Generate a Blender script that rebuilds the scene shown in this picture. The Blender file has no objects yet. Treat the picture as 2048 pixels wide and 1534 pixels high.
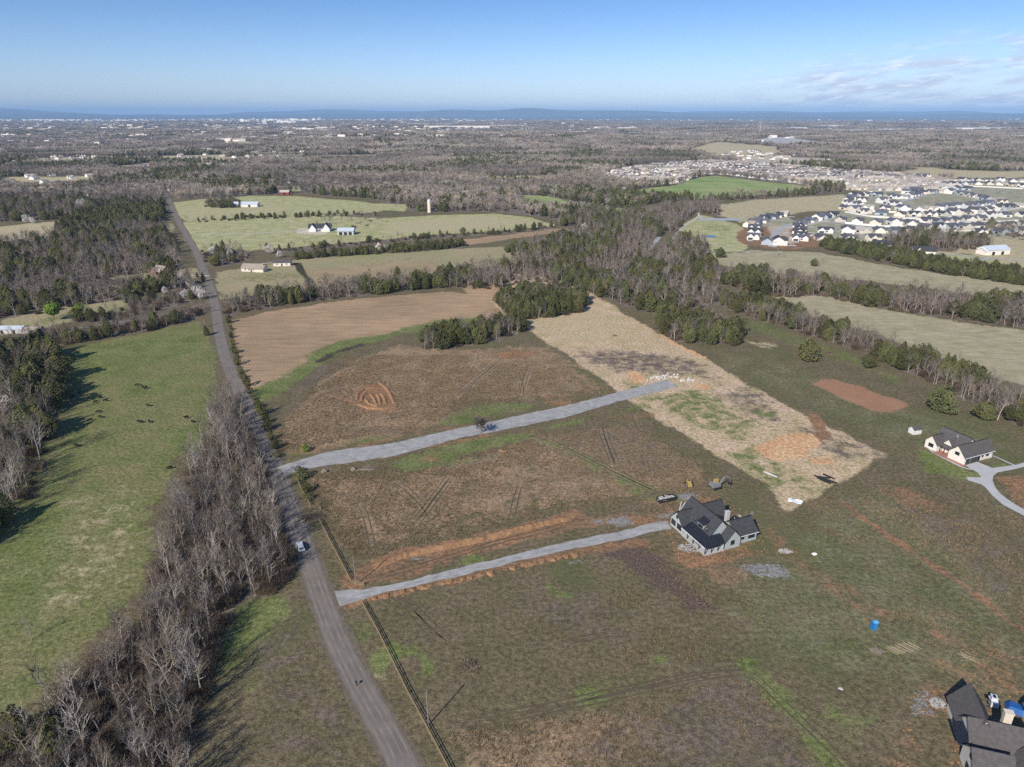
import bpy, bmesh, math, random
import numpy as np
from mathutils import Vector, Matrix

# ------------------------------------------------------------------ camera, sky, sun, exposure
S = bpy.context.scene
COL = S.collection
H = 120.0                       # flying height of the drone (m)
F = 1365.0                      # focal length in pixels of the 2048 px wide photograph
PITCH = math.atan(539 / F)
SUN_AZ = math.radians(32)       # light travels this many degrees to the right of straight ahead
SUN_EL = math.radians(36)

cam = bpy.data.objects.new('camera', bpy.data.cameras.new('camera'))
COL.objects.link(cam)
cam.location = (0, 0, H)
cam.rotation_euler = (math.pi / 2 - PITCH, 0, 0)
cam.data.sensor_width = 36
cam.data.lens = 36 * F / 2048
cam.data.clip_start = 0.5
cam.data.clip_end = 150000
S.camera = cam

world = bpy.data.worlds.new('World')
S.world = world
world.use_nodes = True
nt = world.node_tree
nt.nodes.clear()


def wn(t, **kw):
    n = nt.nodes.new(t)
    for k, v in kw.items():
        setattr(n, k, v)
    return n


wout = wn('ShaderNodeOutputWorld')
wbg = wn('ShaderNodeBackground')
sky = wn('ShaderNodeTexSky', sky_type='NISHITA', sun_disc=False)
sky.sun_elevation = SUN_EL
sky.sun_rotation = math.radians(180) + SUN_AZ
sky.altitude = 200
sky.air_density = 1.0
sky.dust_density = 0.4
sky.ozone_density = 2.5
tint = wn('ShaderNodeMix', data_type='RGBA', blend_type='MULTIPLY')
tint.inputs['Factor'].default_value = 1.0
tint.inputs['B'].default_value = (0.80, 0.93, 1.12, 1)
tc = wn('ShaderNodeTexCoord')
sep = wn('ShaderNodeSeparateXYZ')
nt.links.new(tc.outputs['Generated'], sep.inputs[0])


def wm(op, a, b=None, c=None):
    n = wn('ShaderNodeMath', operation=op)
    for i, x in enumerate((a, b, c)):
        if x is None:
            continue
        if isinstance(x, (int, float)):
            n.inputs[i].default_value = x
        else:
            nt.links.new(x, n.inputs[i])
    return n.outputs[0]


def wmap(x, a, b, lo=0.0, hi=1.0):
    n = wn('ShaderNodeMapRange', interpolation_type='SMOOTHSTEP')
    nt.links.new(x, n.inputs['Value'])
    n.inputs['From Min'].default_value = a
    n.inputs['From Max'].default_value = b
    n.inputs['To Min'].default_value = lo
    n.inputs['To Max'].default_value = hi
    return n.outputs[0]


X_, Y_, Z_ = sep.outputs
az = wm('ARCTAN2', X_, Y_)                       # azimuth from straight ahead, to the right
cmb = wn('ShaderNodeCombineXYZ')
nt.links.new(wm('MULTIPLY', az, 9.0), cmb.inputs[0])
nt.links.new(wm('ADD', wm('MULTIPLY', Z_, 46.0), wm('MULTIPLY', az, -4.0)), cmb.inputs[1])
cn = wn('ShaderNodeTexNoise')
cn.inputs['Scale'].default_value = 1.5
cn.inputs['Detail'].default_value = 8
cn.inputs['Roughness'].default_value = 0.6
nt.links.new(cmb.outputs[0], cn.inputs['Vector'])
cn2 = wn('ShaderNodeTexNoise')
cn2.inputs['Scale'].default_value = 3.4
cn2.inputs['Detail'].default_value = 6
nt.links.new(cmb.outputs[0], cn2.inputs['Vector'])
azm = wmap(az, 0.24, 0.40)
elm = wm('MULTIPLY', wmap(Z_, 0.002, 0.012), wm('SUBTRACT', 1.0, wmap(wm('SUBTRACT', Z_, wm('MULTIPLY', az, 0.14)), -0.025, 0.022)))
cover = wm('MULTIPLY', wm('MULTIPLY', azm, elm), wmap(cn.outputs['Fac'], 0.38, 0.62))
bright = wmap(cn2.outputs['Fac'], 0.48, 0.64)
ccol = wn('ShaderNodeMix', data_type='RGBA')
nt.links.new(bright, ccol.inputs['Factor'])
ccol.inputs['A'].default_value = (6.1, 6.8, 8.5, 1)
ccol.inputs['B'].default_value = (9.4, 9.7, 10.4, 1)
cm = wn('ShaderNodeMix', data_type='RGBA')
nt.links.new(wm('MULTIPLY', cover, 0.95), cm.inputs['Factor'])
grad = wn('ShaderNodeMix', data_type='RGBA')
nt.links.new(wmap(Z_, -0.01, 0.17), grad.inputs['Factor'])
grad.inputs['A'].default_value = (1.0, 1.12, 1.52, 1)
grad.inputs['B'].default_value = (0.52, 0.74, 1.10, 1)
nt.links.new(grad.outputs['Result'], tint.inputs['B'])
nt.links.new(sky.outputs[0], tint.inputs['A'])
nt.links.new(tint.outputs['Result'], cm.inputs['A'])
nt.links.new(ccol.outputs['Result'], cm.inputs['B'])
nt.links.new(cm.outputs['Result'], wbg.inputs['Color'])
wbg.inputs['Strength'].default_value = 0.085
nt.links.new(wbg.outputs[0], wout.inputs[0])

sun = bpy.data.objects.new('sun', bpy.data.lights.new('sun', 'SUN'))
COL.objects.link(sun)
sun.data.energy = 4.2
sun.data.angle = math.radians(0.53)
sun.data.color = (1.0, 0.955, 0.88)
sdir = Vector((math.sin(SUN_AZ) * math.cos(SUN_EL), math.cos(SUN_AZ) * math.cos(SUN_EL), -math.sin(SUN_EL)))
sun.rotation_euler = sdir.to_track_quat('-Z', 'Y').to_euler()
sun.location = (-40, -60, 200)

S.view_settings.view_transform = 'Standard'
S.view_settings.look = 'None'
S.view_settings.gamma = 1.0
S.view_settings.use_curve_mapping = False
S.view_settings.exposure = 0.3
S.cycles.max_bounces = 4
S.cycles.diffuse_bounces = 2
S.cycles.glossy_bounces = 2
S.cycles.transmission_bounces = 2
S.cycles.volume_bounces = 0
S.cycles.use_denoising = False
S.cycles.use_adaptive_sampling = True
S.cycles.adaptive_threshold = 0.02

R = random.Random(7)
NR = np.random.default_rng(11)


# ------------------------------------------------------------------ survey: bearings read off the photograph -> metres on the ground
def G(u, v):
    x = (u - 1024) / F
    y = (v - 767) / F
    dy = math.cos(PITCH) - y * math.sin(PITCH)
    dz = -math.sin(PITCH) - y * math.cos(PITCH)
    t = H / -dz
    return (x * t, dy * t)


def GP(pts):
    return [G(*p) for p in pts]


def proj(x, y, z=0.0):
    """photograph pixel of a point (used only to count what is in view)"""
    d = np.array([x, y, z - H])
    fz = y * math.cos(PITCH) - (z - H) * math.sin(PITCH)
    fy = -y * math.sin(PITCH) - (z - H) * math.cos(PITCH)
    return 1024 + F * x / fz, 767 + F * fy / fz


def inside(px, py, poly):
    px = np.asarray(px); py = np.asarray(py)
    r = np.zeros(px.shape, bool)
    n = len(poly)
    for i in range(n):
        x1, y1 = poly[i]; x2, y2 = poly[(i + 1) % n]
        if y1 == y2:
            continue
        c = ((y1 > py) != (y2 > py)) & (px < (x2 - x1) * (py - y1) / (y2 - y1) + x1)
        r ^= c
    return r


def dist_lines(px, py, pts, closed):
    d = np.full(px.shape, 1e12)
    n = len(pts)
    for i in range(n if closed else n - 1):
        x1, y1 = pts[i]; x2, y2 = pts[(i + 1) % n]
        ex, ey = x2 - x1, y2 - y1
        L = ex * ex + ey * ey + 1e-9
        t = np.clip(((px - x1) * ex + (py - y1) * ey) / L, 0, 1)
        dd = (px - x1 - t * ex) ** 2 + (py - y1 - t * ey) ** 2
        d = np.minimum(d, dd)
    return np.sqrt(d)


def vnoise(x, y, seed=0):
    """cheap smooth value noise"""
    xi = np.floor(x).astype(np.int64); yi = np.floor(y).astype(np.int64)
    fx = x - xi; fy = y - yi
    fx = fx * fx * (3 - 2 * fx); fy = fy * fy * (3 - 2 * fy)

    def h(a, b):
        k = (a * 374761393 + b * 668265263 + seed * 974711) & 0xffffffff
        k = ((k ^ (k >> 13)) * 1274126177) & 0xffffffff
        return ((k ^ (k >> 16)) & 0xffff) / 65535.0
    return (h(xi, yi) * (1 - fx) + h(xi + 1, yi) * fx) * (1 - fy) + (h(xi, yi + 1) * (1 - fx) + h(xi + 1, yi + 1) * fx) * fy


def height(x, y):
    x = np.asarray(x, float); y = np.asarray(y, float)
    r = np.hypot(x, y)
    k = np.clip((r - 2300) / 1500, 0, 1)
    h = (vnoise(x / 900 + 3, y / 900, 5) - 0.45) * 46 + (vnoise(x / 350, y / 350, 6) - 0.5) * 14
    # the wooded rise in the middle distance
    hill = 26 * np.exp(-((x + 150) / 900) ** 2 - ((y - 3500) / 600) ** 2)
    far = np.clip(1 - (r - 9000) / 12000, 0.15, 1)
    return k * (h * far + hill)


# ------------------------------------------------------------------ small mesh helpers
class MB:
    def __init__(self):
        self.v = []; self.f = []; self.m = []

    def add(self, vs, fs, mi=0):
        o = len(self.v)
        self.v.extend(vs)
        self.f.extend([tuple(i + o for i in f) for f in fs])
        self.m.extend([mi] * len(fs))
        return self

    def box(self, x0, x1, y0, y1, z0, z1, mi=0):
        vs = [(x, y, z) for z in (z0, z1) for y in (y0, y1) for x in (x0, x1)]
        return self.add(vs, [(0, 2, 3, 1), (4, 5, 7, 6), (0, 1, 5, 4), (2, 6, 7, 3), (0, 4, 6, 2), (1, 3, 7, 5)], mi)

    def obox(self, c, size, rz=0.0, tilt=0.0, mi=0):
        M = Matrix.Translation(c) @ Matrix.Rotation(rz, 4, 'Z') @ Matrix.Rotation(tilt, 4, 'Y')
        sx, sy, sz = (s / 2 for s in size)
        vs = [tuple(M @ Vector((x, y, z))) for z in (-sz, sz) for y in (-sy, sy) for x in (-sx, sx)]
        return self.add(vs, [(0, 2, 3, 1), (4, 5, 7, 6), (0, 1, 5, 4), (2, 6, 7, 3), (0, 4, 6, 2), (1, 3, 7, 5)], mi)

    def tube(self, p, q, r0, r1, n=3, mi=0, cap=False):
        p = Vector(p); q = Vector(q); d = (q - p)
        if d.length < 1e-6:
            return self
        d.normalize()
        a = d.orthogonal().normalized(); b = d.cross(a)
        vs = []
        for c, r in ((p, r0), (q, r1)):
            for i in range(n):
                t = 2 * math.pi * i / n
                w = c + a * (math.cos(t) * r) + b * (math.sin(t) * r)
                vs.append((w.x, w.y, w.z))
        fs = [(i, (i + 1) % n, n + (i + 1) % n, n + i) for i in range(n)]
        if cap:
            fs += [tuple(range(n - 1, -1, -1)), tuple(range(n, 2 * n))]
        return self.add(vs, fs, mi)

    def mesh(self, name, mats):
        me = bpy.data.meshes.new(name)
        me.from_pydata(self.v, [], self.f)
        for m in (mats if isinstance(mats, (list, tuple)) else [mats]):
            me.materials.append(m)
        if any(self.m):
            me.polygons.foreach_set('material_index', self.m)
        me.update()
        return me


def put(name, me, parent=None, loc=None, rz=0.0, sc=None, kind=None):
    o = bpy.data.objects.new(name, me)
    COL.objects.link(o)
    if parent is not None:
        o.parent = parent
    if loc is not None:
        o.location = loc
    if rz:
        o.rotation_euler = (0, 0, rz)
    if sc is not None:
        o.scale = (sc, sc, sc) if isinstance(sc, (int, float)) else sc
    if kind:
        o['kind'] = kind
    return o


def tag(o, label, cat, group=None):
    o['label'] = label
    o['category'] = cat
    if group:
        o['group'] = group
    return o


def thing(name, label, cat, loc=(0, 0, 0), rz=0.0, group=None):
    return tag(put(name, None, None, loc, rz), label, cat, group)


def copy_tree(o, loc, rz, sc=None):
    c = o.copy(); COL.objects.link(c)
    c.location = loc
    c.rotation_euler = (0, 0, rz)
    if sc is not None:
        c.scale = (sc, sc, sc)
    for ch in o.children:
        d = ch.copy(); COL.objects.link(d); d.parent = c
        for g in ch.children:
            e = g.copy(); COL.objects.link(e); e.parent = d
    return c


# ------------------------------------------------------------------ materials
def mat(name, col, rough=0.9, var=0.0, scale=1.0, spec=0.3, metallic=0.0, bump=0.0, coord='Object', rand=0.0, region=0.0):
    m = bpy.data.materials.new(name)
    m.use_nodes = True
    t = m.node_tree
    b = t.nodes['Principled BSDF']
    b.inputs['Roughness'].default_value = rough
    b.inputs['Specular IOR Level'].default_value = spec
    b.inputs['Metallic'].default_value = metallic
    c = (*col, 1)
    b.inputs['Base Color'].default_value = c
    src = None
    if var or rand:
        rgb = t.nodes.new('ShaderNodeRGB'); rgb.outputs[0].default_value = c
        src = rgb.outputs[0]
        if var:
            tcn = t.nodes.new('ShaderNodeTexCoord')
            ns = t.nodes.new('ShaderNodeTexNoise')
            ns.inputs['Scale'].default_value = scale
            ns.inputs['Detail'].default_value = 5
            t.links.new(tcn.outputs[coord], ns.inputs['Vector'])
            mr = t.nodes.new('ShaderNodeMapRange')
            mr.inputs['From Min'].default_value = 0.25; mr.inputs['From Max'].default_value = 0.75
            mr.inputs['To Min'].default_value = 1 - var; mr.inputs['To Max'].default_value = 1 + var
            t.links.new(ns.outputs['Fac'], mr.inputs['Value'])
            vm = t.nodes.new('ShaderNodeVectorMath'); vm.operation = 'SCALE'
            t.links.new(src, vm.inputs[0]); t.links.new(mr.outputs[0], vm.inputs['Scale'])
            src = vm.outputs[0]
            if bump:
                bp = t.nodes.new('ShaderNodeBump')
                bp.inputs['Distance'].default_value = bump
                t.links.new(ns.outputs['Fac'], bp.inputs['Height'])
                t.links.new(bp.outputs[0], b.inputs['Normal'])
        if rand:
            oi = t.nodes.new('ShaderNodeObjectInfo')
            mr = t.nodes.new('ShaderNodeMapRange')
            mr.inputs['To Min'].default_value = 1 - rand; mr.inputs['To Max'].default_value = 1 + rand
            t.links.new(oi.outputs['Random'], mr.inputs['Value'])
            vm = t.nodes.new('ShaderNodeVectorMath'); vm.operation = 'SCALE'
            t.links.new(src, vm.inputs[0]); t.links.new(mr.outputs[0], vm.inputs['Scale'])
            # hue wander
            mx = t.nodes.new('ShaderNodeMix'); mx.data_type = 'RGBA'; mx.blend_type = 'MULTIPLY'
            wnz = t.nodes.new('ShaderNodeTexWhiteNoise'); wnz.noise_dimensions = '1D'
            t.links.new(oi.outputs['Random'], wnz.inputs['W'])
            if region:
                rn = t.nodes.new('ShaderNodeTexNoise'); rn.inputs['Scale'].default_value = 0.0035; rn.inputs['Detail'].default_value = 4
                t.links.new(oi.outputs['Location'], rn.inputs['Vector'])
                rm_ = t.nodes.new('ShaderNodeMapRange'); rm_.inputs['From Min'].default_value = 0.32; rm_.inputs['From Max'].default_value = 0.68
                rm_.inputs['To Min'].default_value = 1 - region; rm_.inputs['To Max'].default_value = 1 + region
                t.links.new(rn.outputs['Fac'], rm_.inputs['Value'])
                v2 = t.nodes.new('ShaderNodeVectorMath'); v2.operation = 'SCALE'
                t.links.new(vm.outputs[0], v2.inputs[0]); t.links.new(rm_.outputs[0], v2.inputs['Scale'])
                vm = v2
            mx.inputs['B'].default_value = (1.12, 0.99, 0.86, 1)
            t.links.new(wnz.outputs['Value'], mx.inputs['Factor'])
            t.links.new(vm.outputs[0], mx.inputs['A'])
            src = mx.outputs['Result']
        t.links.new(src, b.inputs['Base Color'])
    return m


M_bark = mat('grey_bark', (0.33, 0.30, 0.265), 0.95, 0.25, 0.6, 0.1, rand=0.28)
M_twig = mat('twigs', (0.195, 0.168, 0.145), 0.95, 0.0, 1, 0.1, rand=0.30)
M_sycamore = mat('pale_bark', (0.42, 0.385, 0.34), 0.9, 0.25, 0.5, 0.1, rand=0.2)
M_cedar = mat('cedar_leaf', (0.095, 0.100, 0.040), 0.9, 0.4, 0.5, 0.15, rand=0.35)
M_cedar_bark = mat('cedar_bark', (0.16, 0.11, 0.08), 0.95, rand=0.1)
M_pine = mat('pine_leaf', (0.15, 0.22, 0.035), 0.9, 0.3, 0.6, 0.15)
M_blossom = mat('blossom', (0.60, 0.58, 0.55), 0.9, 0.15, 1.5, 0.1, rand=0.12)
M_scrub = mat('scrub', (0.145, 0.115, 0.085), 0.95, 0.3, 0.5, 0.1, rand=0.3)
M_asphalt = mat('old_asphalt', (0.185, 0.155, 0.128), 0.92, 0.28, 0.18, 0.2, coord='Object')
M_gravel = mat('grey_gravel', (0.335, 0.32, 0.295), 0.95, 0.34, 0.35, 0.15, bump=0.05)
M_concrete = mat('concrete', (0.46, 0.45, 0.43), 0.85, 0.10, 0.3, 0.2)
M_path = mat('pale_path', (0.50, 0.46, 0.38), 0.9, 0.15, 0.3)
M_yellow = mat('faded_yellow_paint', (0.34, 0.26, 0.08), 0.9, 0.3, 1.0)
M_shingle = mat('charcoal_shingle', (0.060, 0.060, 0.062), 0.9, 0.22, 1.2, 0.15)
M_shingle_b = mat('brown_shingle', (0.105, 0.093, 0.088), 0.9, 0.22, 1.4, 0.15)
M_shingle_far = mat('dark_slate_shingle', (0.085, 0.092, 0.115), 0.9, 0.15, 0.5, 0.15, rand=0.35)
M_shingle_tan = mat('weathered_shingle', (0.36, 0.33, 0.30), 0.9, 0.15, 0.5, 0.15, rand=0.3)
M_metal_dark = mat('black_metal_roof', (0.018, 0.020, 0.026), 0.55, 0.1, 1.0, 0.4)
M_white = mat('white_siding', (0.74, 0.73, 0.70), 0.8, 0.05, 0.6, 0.2, rand=0.10)
M_sage = mat('pale_grey_siding', (0.40, 0.43, 0.40), 0.85, 0.06, 0.8, 0.2)
M_cream = mat('cream_siding', (0.66, 0.62, 0.54), 0.85, 0.08, 0.6, 0.2, rand=0.25)
M_brick = mat('red_brick', (0.36, 0.17, 0.12), 0.9, 0.2, 2.0)
M_stone = mat('pale_stone', (0.50, 0.48, 0.44), 0.9, 0.2, 2.0)
M_glass = mat('window_glass', (0.02, 0.025, 0.03), 0.12, spec=0.6)
M_black = mat('black_trim', (0.02, 0.02, 0.02), 0.6)
M_whitetrim = mat('white_trim', (0.75, 0.74, 0.72), 0.6)
M_steel = mat('galvanised_roof', (0.55, 0.60, 0.63), 0.45, 0.06, 0.5, 0.5)
M_fence = mat('weathered_board', (0.30, 0.22, 0.12), 0.9, 0.2, 2.0)
M_blue = mat('blue_plastic', (0.02, 0.17, 0.42), 0.5, spec=0.4)
M_bluecloth = mat('blue_tarp_cloth', (0.02, 0.10, 0.32), 0.6, 0.2, 1.5)
M_red = mat('barn_red', (0.30, 0.05, 0.04), 0.8, 0.1, 1)
M_clay = mat('orange_clay', (0.29, 0.165, 0.085), 0.95, 0.3, 0.7, 0.1, coord='Object', bump=0.2)
M_rock = mat('white_rock', (0.62, 0.60, 0.56), 0.9, 0.15, 2.0)
M_brownrock = mat('brown_rock', (0.24, 0.19, 0.14), 0.9, 0.2, 2.0)
M_hide = mat('black_hide', (0.018, 0.016, 0.015), 0.8, spec=0.3)
M_wood = mat('bare_lumber', (0.40, 0.31, 0.20), 0.85, 0.15, 2.0)
M_log = mat('cut_log', (0.24, 0.20, 0.16), 0.9, 0.2, 2.0)
M_carpaint = mat('silver_white_paint', (0.62, 0.63, 0.64), 0.3, spec=0.6)
M_tyre = mat('tyre_rubber', (0.02, 0.02, 0.02), 0.85)
M_yellowmac = mat('machine_yellow', (0.42, 0.30, 0.10), 0.5, spec=0.4)
M_greymac = mat('machine_grey', (0.22, 0.22, 0.22), 0.6, spec=0.4)
M_rust = mat('dull_dark_steel', (0.035, 0.03, 0.028), 0.7)
M_junk = mat('pale_debris', (0.45, 0.43, 0.40), 0.9, 0.4, 1.5)
M_sheet = mat('white_plastic_sheet', (0.78, 0.77, 0.75), 0.5)
M_water = mat('pond_water', (0.03, 0.07, 0.12), 0.08, spec=0.5)
M_pave = mat('far_parking', (0.38, 0.37, 0.36), 0.9, 0.1, 0.1)

# ------------------------------------------------------------------ what covers the land: outlines in photograph bearings
# (layer, weight, [(u, v), ...])
LAND = []
TRACKS = []


def area(layer, pts, w=1.0, soft=None):
    LAND.append((layer, w, GP(pts), soft, None))


def strip(layer, pts, width, w=1.0, soft=None):
    LAND.append((layer, w, GP(pts), soft, width))


# woods: (phrase, outline of the trunks' feet, share of cedars, spacing, (min h, max h), litter?)
WOODS = []


def wood(phrase, pts, cedar=0.15, sp=5.0, hh=(9, 14), sycamore=0.1, floor=True, edge_scrub=0.5):
    WOODS.append(dict(phrase=phrase, poly=GP(pts), cedar=cedar, sp=sp, hh=hh, syc=sycamore, scrub=edge_scrub))
    if floor:
        LAND.append(('litter', 0.95, GP(pts), None, None))


# --- foreground, left of the road
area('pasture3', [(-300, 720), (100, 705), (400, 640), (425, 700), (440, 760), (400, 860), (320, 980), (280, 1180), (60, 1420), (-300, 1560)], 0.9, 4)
area('green', [(90, 720), (200, 690), (400, 650), (420, 690), (330, 720), (230, 745), (150, 770), (100, 800)], 0.85, 9)
area('green', [(270, 765), (330, 752), (372, 762), (330, 790), (250, 800), (180, 800)], 0.9, 5)
area('green', [(60, 1010), (150, 860), (180, 870), (120, 1000), (110, 1120), (0, 1260), (0, 1090)], 0.8, 6)
area('green', [(370, 850), (412, 830), (400, 900), (380, 930), (320, 880)], 0.9, 4)
area('green', [(0, 1100), (90, 1020), (160, 1010), (130, 1080), (70, 1180), (0, 1290)], 0.8, 5)
area('green', [(480, 1205), (560, 1190), (560, 1225), (520, 1260), (470, 1310), (430, 1380), (395, 1440), (420, 1330)], 0.95, 4)
area('green', [(480, 1370), (520, 1360), (540, 1400), (500, 1430), (470, 1420)], 0.6, 4)
area('green', [(150, 1534), (200, 1500), (215, 1534)], 0.9, 2)
area('straw', [(100, 1000), (330, 930), (300, 1080), (270, 1180), (80, 1240), (60, 1120)], 0.40, 8)
area('weed', [(480, 1230), (590, 1170), (640, 1250), (740, 1534), (400, 1560), (470, 1400)], 0.45, 6)
wood('in the leafless thicket left of the paved road',
     [(462, 790), (502, 860), (538, 940), (562, 1010), (590, 1060), (592, 1130), (545, 1190), (500, 1195), (455, 1230), (430, 1300),
      (405, 1400), (385, 1500), (380, 1680), (-60, 1680), (-60, 1540), (60, 1480), (120, 1400), (200, 1310), (280, 1240), (310, 1160),
      (335, 1070), (365, 985), (405, 900), (428, 820)], 0.0, 3.8, (7.5, 16), 0.2, edge_scrub=0.9)
wood('along the west edge of the cattle pasture',
     [(-400, 730), (40, 705), (105, 705), (122, 760), (118, 830), (84, 920), (60, 1000), (10, 1070), (-80, 1130), (-600, 1130)], 0.25, 4.8, (11, 17), 0.2)
wood('in the hedgerow north of the cattle pasture',
     [(-40, 700), (94, 697), (203, 679), (305, 661), (381, 641), (412, 628), (404, 616), (330, 636), (250, 648), (160, 662), (60, 672), (-40, 688)], 0.10, 5.0, (7, 11), 0.12)
wood('beside the side road left of the crossroads',
     [(150, 645), (260, 640), (395, 600), (398, 586), (300, 600), (250, 606), (240, 622), (160, 636)], 0.15, 6.0, (6, 10), 0.1)
wood('in the mixed woods left of the paved road',
     [(-500, 640), (0, 640), (60, 632), (110, 622), (180, 610), (250, 600), (330, 585), (390, 588), (398, 562), (330, 560), (240, 565), (205, 556),
      (290, 548), (345, 545), (362, 520), (352, 490), (334, 468), (322, 450), (200, 462), (110, 470), (60, 482), (-500, 500)], 0.22, 7.0, (9, 15), 0.22)
wood('in the dense evergreen stand left of the straight road',
     [(110, 466), (200, 458), (318, 448), (330, 430), (322, 420), (250, 424), (180, 430), (130, 446)], 0.92, 6.0, (10, 14), 0.0)
wood('in the woods behind the tan strip, far left',
     [(-300, 446), (0, 444), (100, 440), (160, 434), (185, 428), (280, 418), (330, 412), (330, 402), (-300, 396)], 0.25, 8.0, (10, 15), 0.15)
area('straw', [(-200, 470), (0, 453), (60, 446), (157, 441), (112, 470), (60, 480), (-200, 496)], 0.9)
area('straw', [(175, 422), (273, 412), (270, 420), (190, 430)], 0.9)
area('pasture2', [(0, 640), (60, 628), (110, 612), (250, 600), (260, 622), (160, 642), (60, 660), (0, 672)], 0.9)
area('green', [(70, 640), (140, 620), (170, 625), (90, 650)], 0.6)
area('pasture2', [(240, 560), (205, 555), (300, 545), (395, 535), (405, 555), (330, 562)], 0.9)
area('straw', [(352, 455), (345, 440), (336, 448), (344, 470)], 0.8)

# --- the tan stubble field and the hedge above it
area('stubble', [(468, 640), (530, 625), (600, 613), (700, 600), (800, 590), (885, 583), (960, 590), (1010, 625), (985, 637), (900, 645), (840, 655),
                 (770, 672), (715, 684), (660, 702), (620, 728), (575, 765), (520, 800), (498, 780), (480, 720)], 1.0)
area('stubble', [(905, 563), (960, 568), (1030, 575), (1000, 605), (985, 612), (940, 590)], 1.0)
strip('green', [(500, 800), (560, 768), (610, 733), (650, 705), (690, 690), (740, 680), (800, 664), (870, 648), (960, 636)], 7, 0.85, 4)
area('green', [(655, 700), (690, 684), (745, 682), (720, 690), (665, 712), (600, 760), (585, 760)], 1.0, 2)
strip('mud', [(640, 722), (668, 706), (722, 690)], 1.5, 0.8, 2)
area('weed', [(585, 780), (640, 735), (690, 716), (720, 712), (670, 745), (630, 775), (560, 810)], 0.62, 6)
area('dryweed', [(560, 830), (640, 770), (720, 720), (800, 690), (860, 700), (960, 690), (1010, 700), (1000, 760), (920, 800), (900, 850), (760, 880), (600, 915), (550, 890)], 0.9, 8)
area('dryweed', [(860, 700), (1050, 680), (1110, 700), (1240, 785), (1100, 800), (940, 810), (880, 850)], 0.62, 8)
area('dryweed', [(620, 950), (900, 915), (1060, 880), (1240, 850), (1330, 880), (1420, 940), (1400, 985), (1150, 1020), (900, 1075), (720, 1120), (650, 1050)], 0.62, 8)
wood('in the hedgerow north of the orange stubble field',
     [(452, 632), (500, 622), (560, 613), (600, 606), (720, 592), (860, 578), (900, 574), (960, 578), (1010, 582), (1020, 560), (960, 552), (890, 552), (800, 560),
      (700, 566), (640, 574), (560, 585), (490, 598), (450, 610)], 0.22, 5.4, (8, 12.5), 0.15)
wood('in the evergreen copse above the scraped orange patch',
     [(838, 704), (880, 700), (915, 694), (985, 684), (1040, 668), (1052, 655), (1010, 648), (930, 660), (870, 672), (842, 684)], 0.55, 4.6, (8.5, 12.5), 0.05)
wood('in the round copse in the pale field',
     [(992, 606), (1012, 626), (1050, 640), (1110, 634), (1165, 624), (1170, 602), (1120, 590), (1050, 588)], 0.76, 4.0, (9.5, 13.5), 0.25)
wood('in the copse beside the olive paddock right of centre',
     [(1305, 655), (1340, 682), (1400, 688), (1475, 692), (1482, 668), (1420, 642), (1330, 640)], 0.68, 4.4, (10, 13.5), 0.2)

# --- the pale parcel, brightness painted into its ground colour, and what is on it
PARCEL = [(882, 542), (1005, 542), (1130, 556), (1260, 632), (1420, 722), (1600, 826), (1776, 909), (1574, 1028), (1536, 968), (1400, 892), (1250, 795), (1100, 690), (1000, 625)]
area('lit_parcel', PARCEL, 0.95, 1.5)
area('stubble', [(930, 565), (1030, 572), (1000, 605), (985, 612)], 0.8)
area('weed', [(1130, 700), (1250, 690), (1400, 720), (1480, 770), (1560, 820), (1480, 800), (1380, 760), (1250, 745), (1170, 730)], 0.62, 10)
area('weed', [(1400, 780), (1500, 770), (1600, 840), (1660, 860), (1776, 909), (1690, 930), (1580, 860), (1480, 840)], 0.55, 8)
area('green', [(1240, 765), (1290, 760), (1300, 785), (1275, 790)], 0.65, 3)
area('green', [(1285, 795), (1400, 770), (1440, 800), (1470, 830), (1420, 835), (1350, 810)], 0.6, 5)
area('green', [(1500, 820), (1560, 825), (1550, 840), (1510, 838)], 0.7, 3)
area('green', [(1640, 890), (1690, 880), (1660, 905), (1600, 935)], 0.5, 4)
area('green', [(1500, 890), (1560, 925), (1600, 1000), (1575, 1025), (1540, 968), (1470, 925)], 0.52, 6)
area('clay_pale', [(1255, 740), (1280, 742), (1292, 760), (1270, 768), (1245, 752)], 0.9, 2)
area('clay_pale', [(1390, 768), (1415, 768), (1424, 775), (1400, 782), (1385, 776)], 0.8, 1.5)
area('clay_pale', [(1505, 895), (1555, 872), (1600, 866), (1622, 868), (1640, 885), (1600, 910), (1560, 926), (1530, 915)], 0.95, 2)
area('clay_pale', [(1610, 908), (1660, 910), (1700, 940), (1680, 965), (1650, 935), (1625, 930)], 0.52, 4)
strip('clay', [(1628, 833), (1640, 850), (1646, 872), (1625, 880)], 3.2, 0.9, 1.5)
area('clay_pale', [(1310, 665), (1330, 672), (1410, 712), (1420, 722), (1390, 712), (1340, 690)], 0.75, 2)
area('straw', [(1010, 640), (1200, 615), (1320, 690), (1200, 690), (1120, 690)], 0.5, 10)

area('green', [(1300, 800), (1420, 790), (1520, 850), (1500, 890), (1400, 860)], 0.55, 6)
area('green', [(1440, 900), (1500, 905), (1560, 950), (1590, 1010), (1545, 970), (1470, 930)], 0.6, 5)
area('green', [(1600, 940), (1640, 980), (1600, 1010), (1570, 960)], 0.55, 4)
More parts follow.
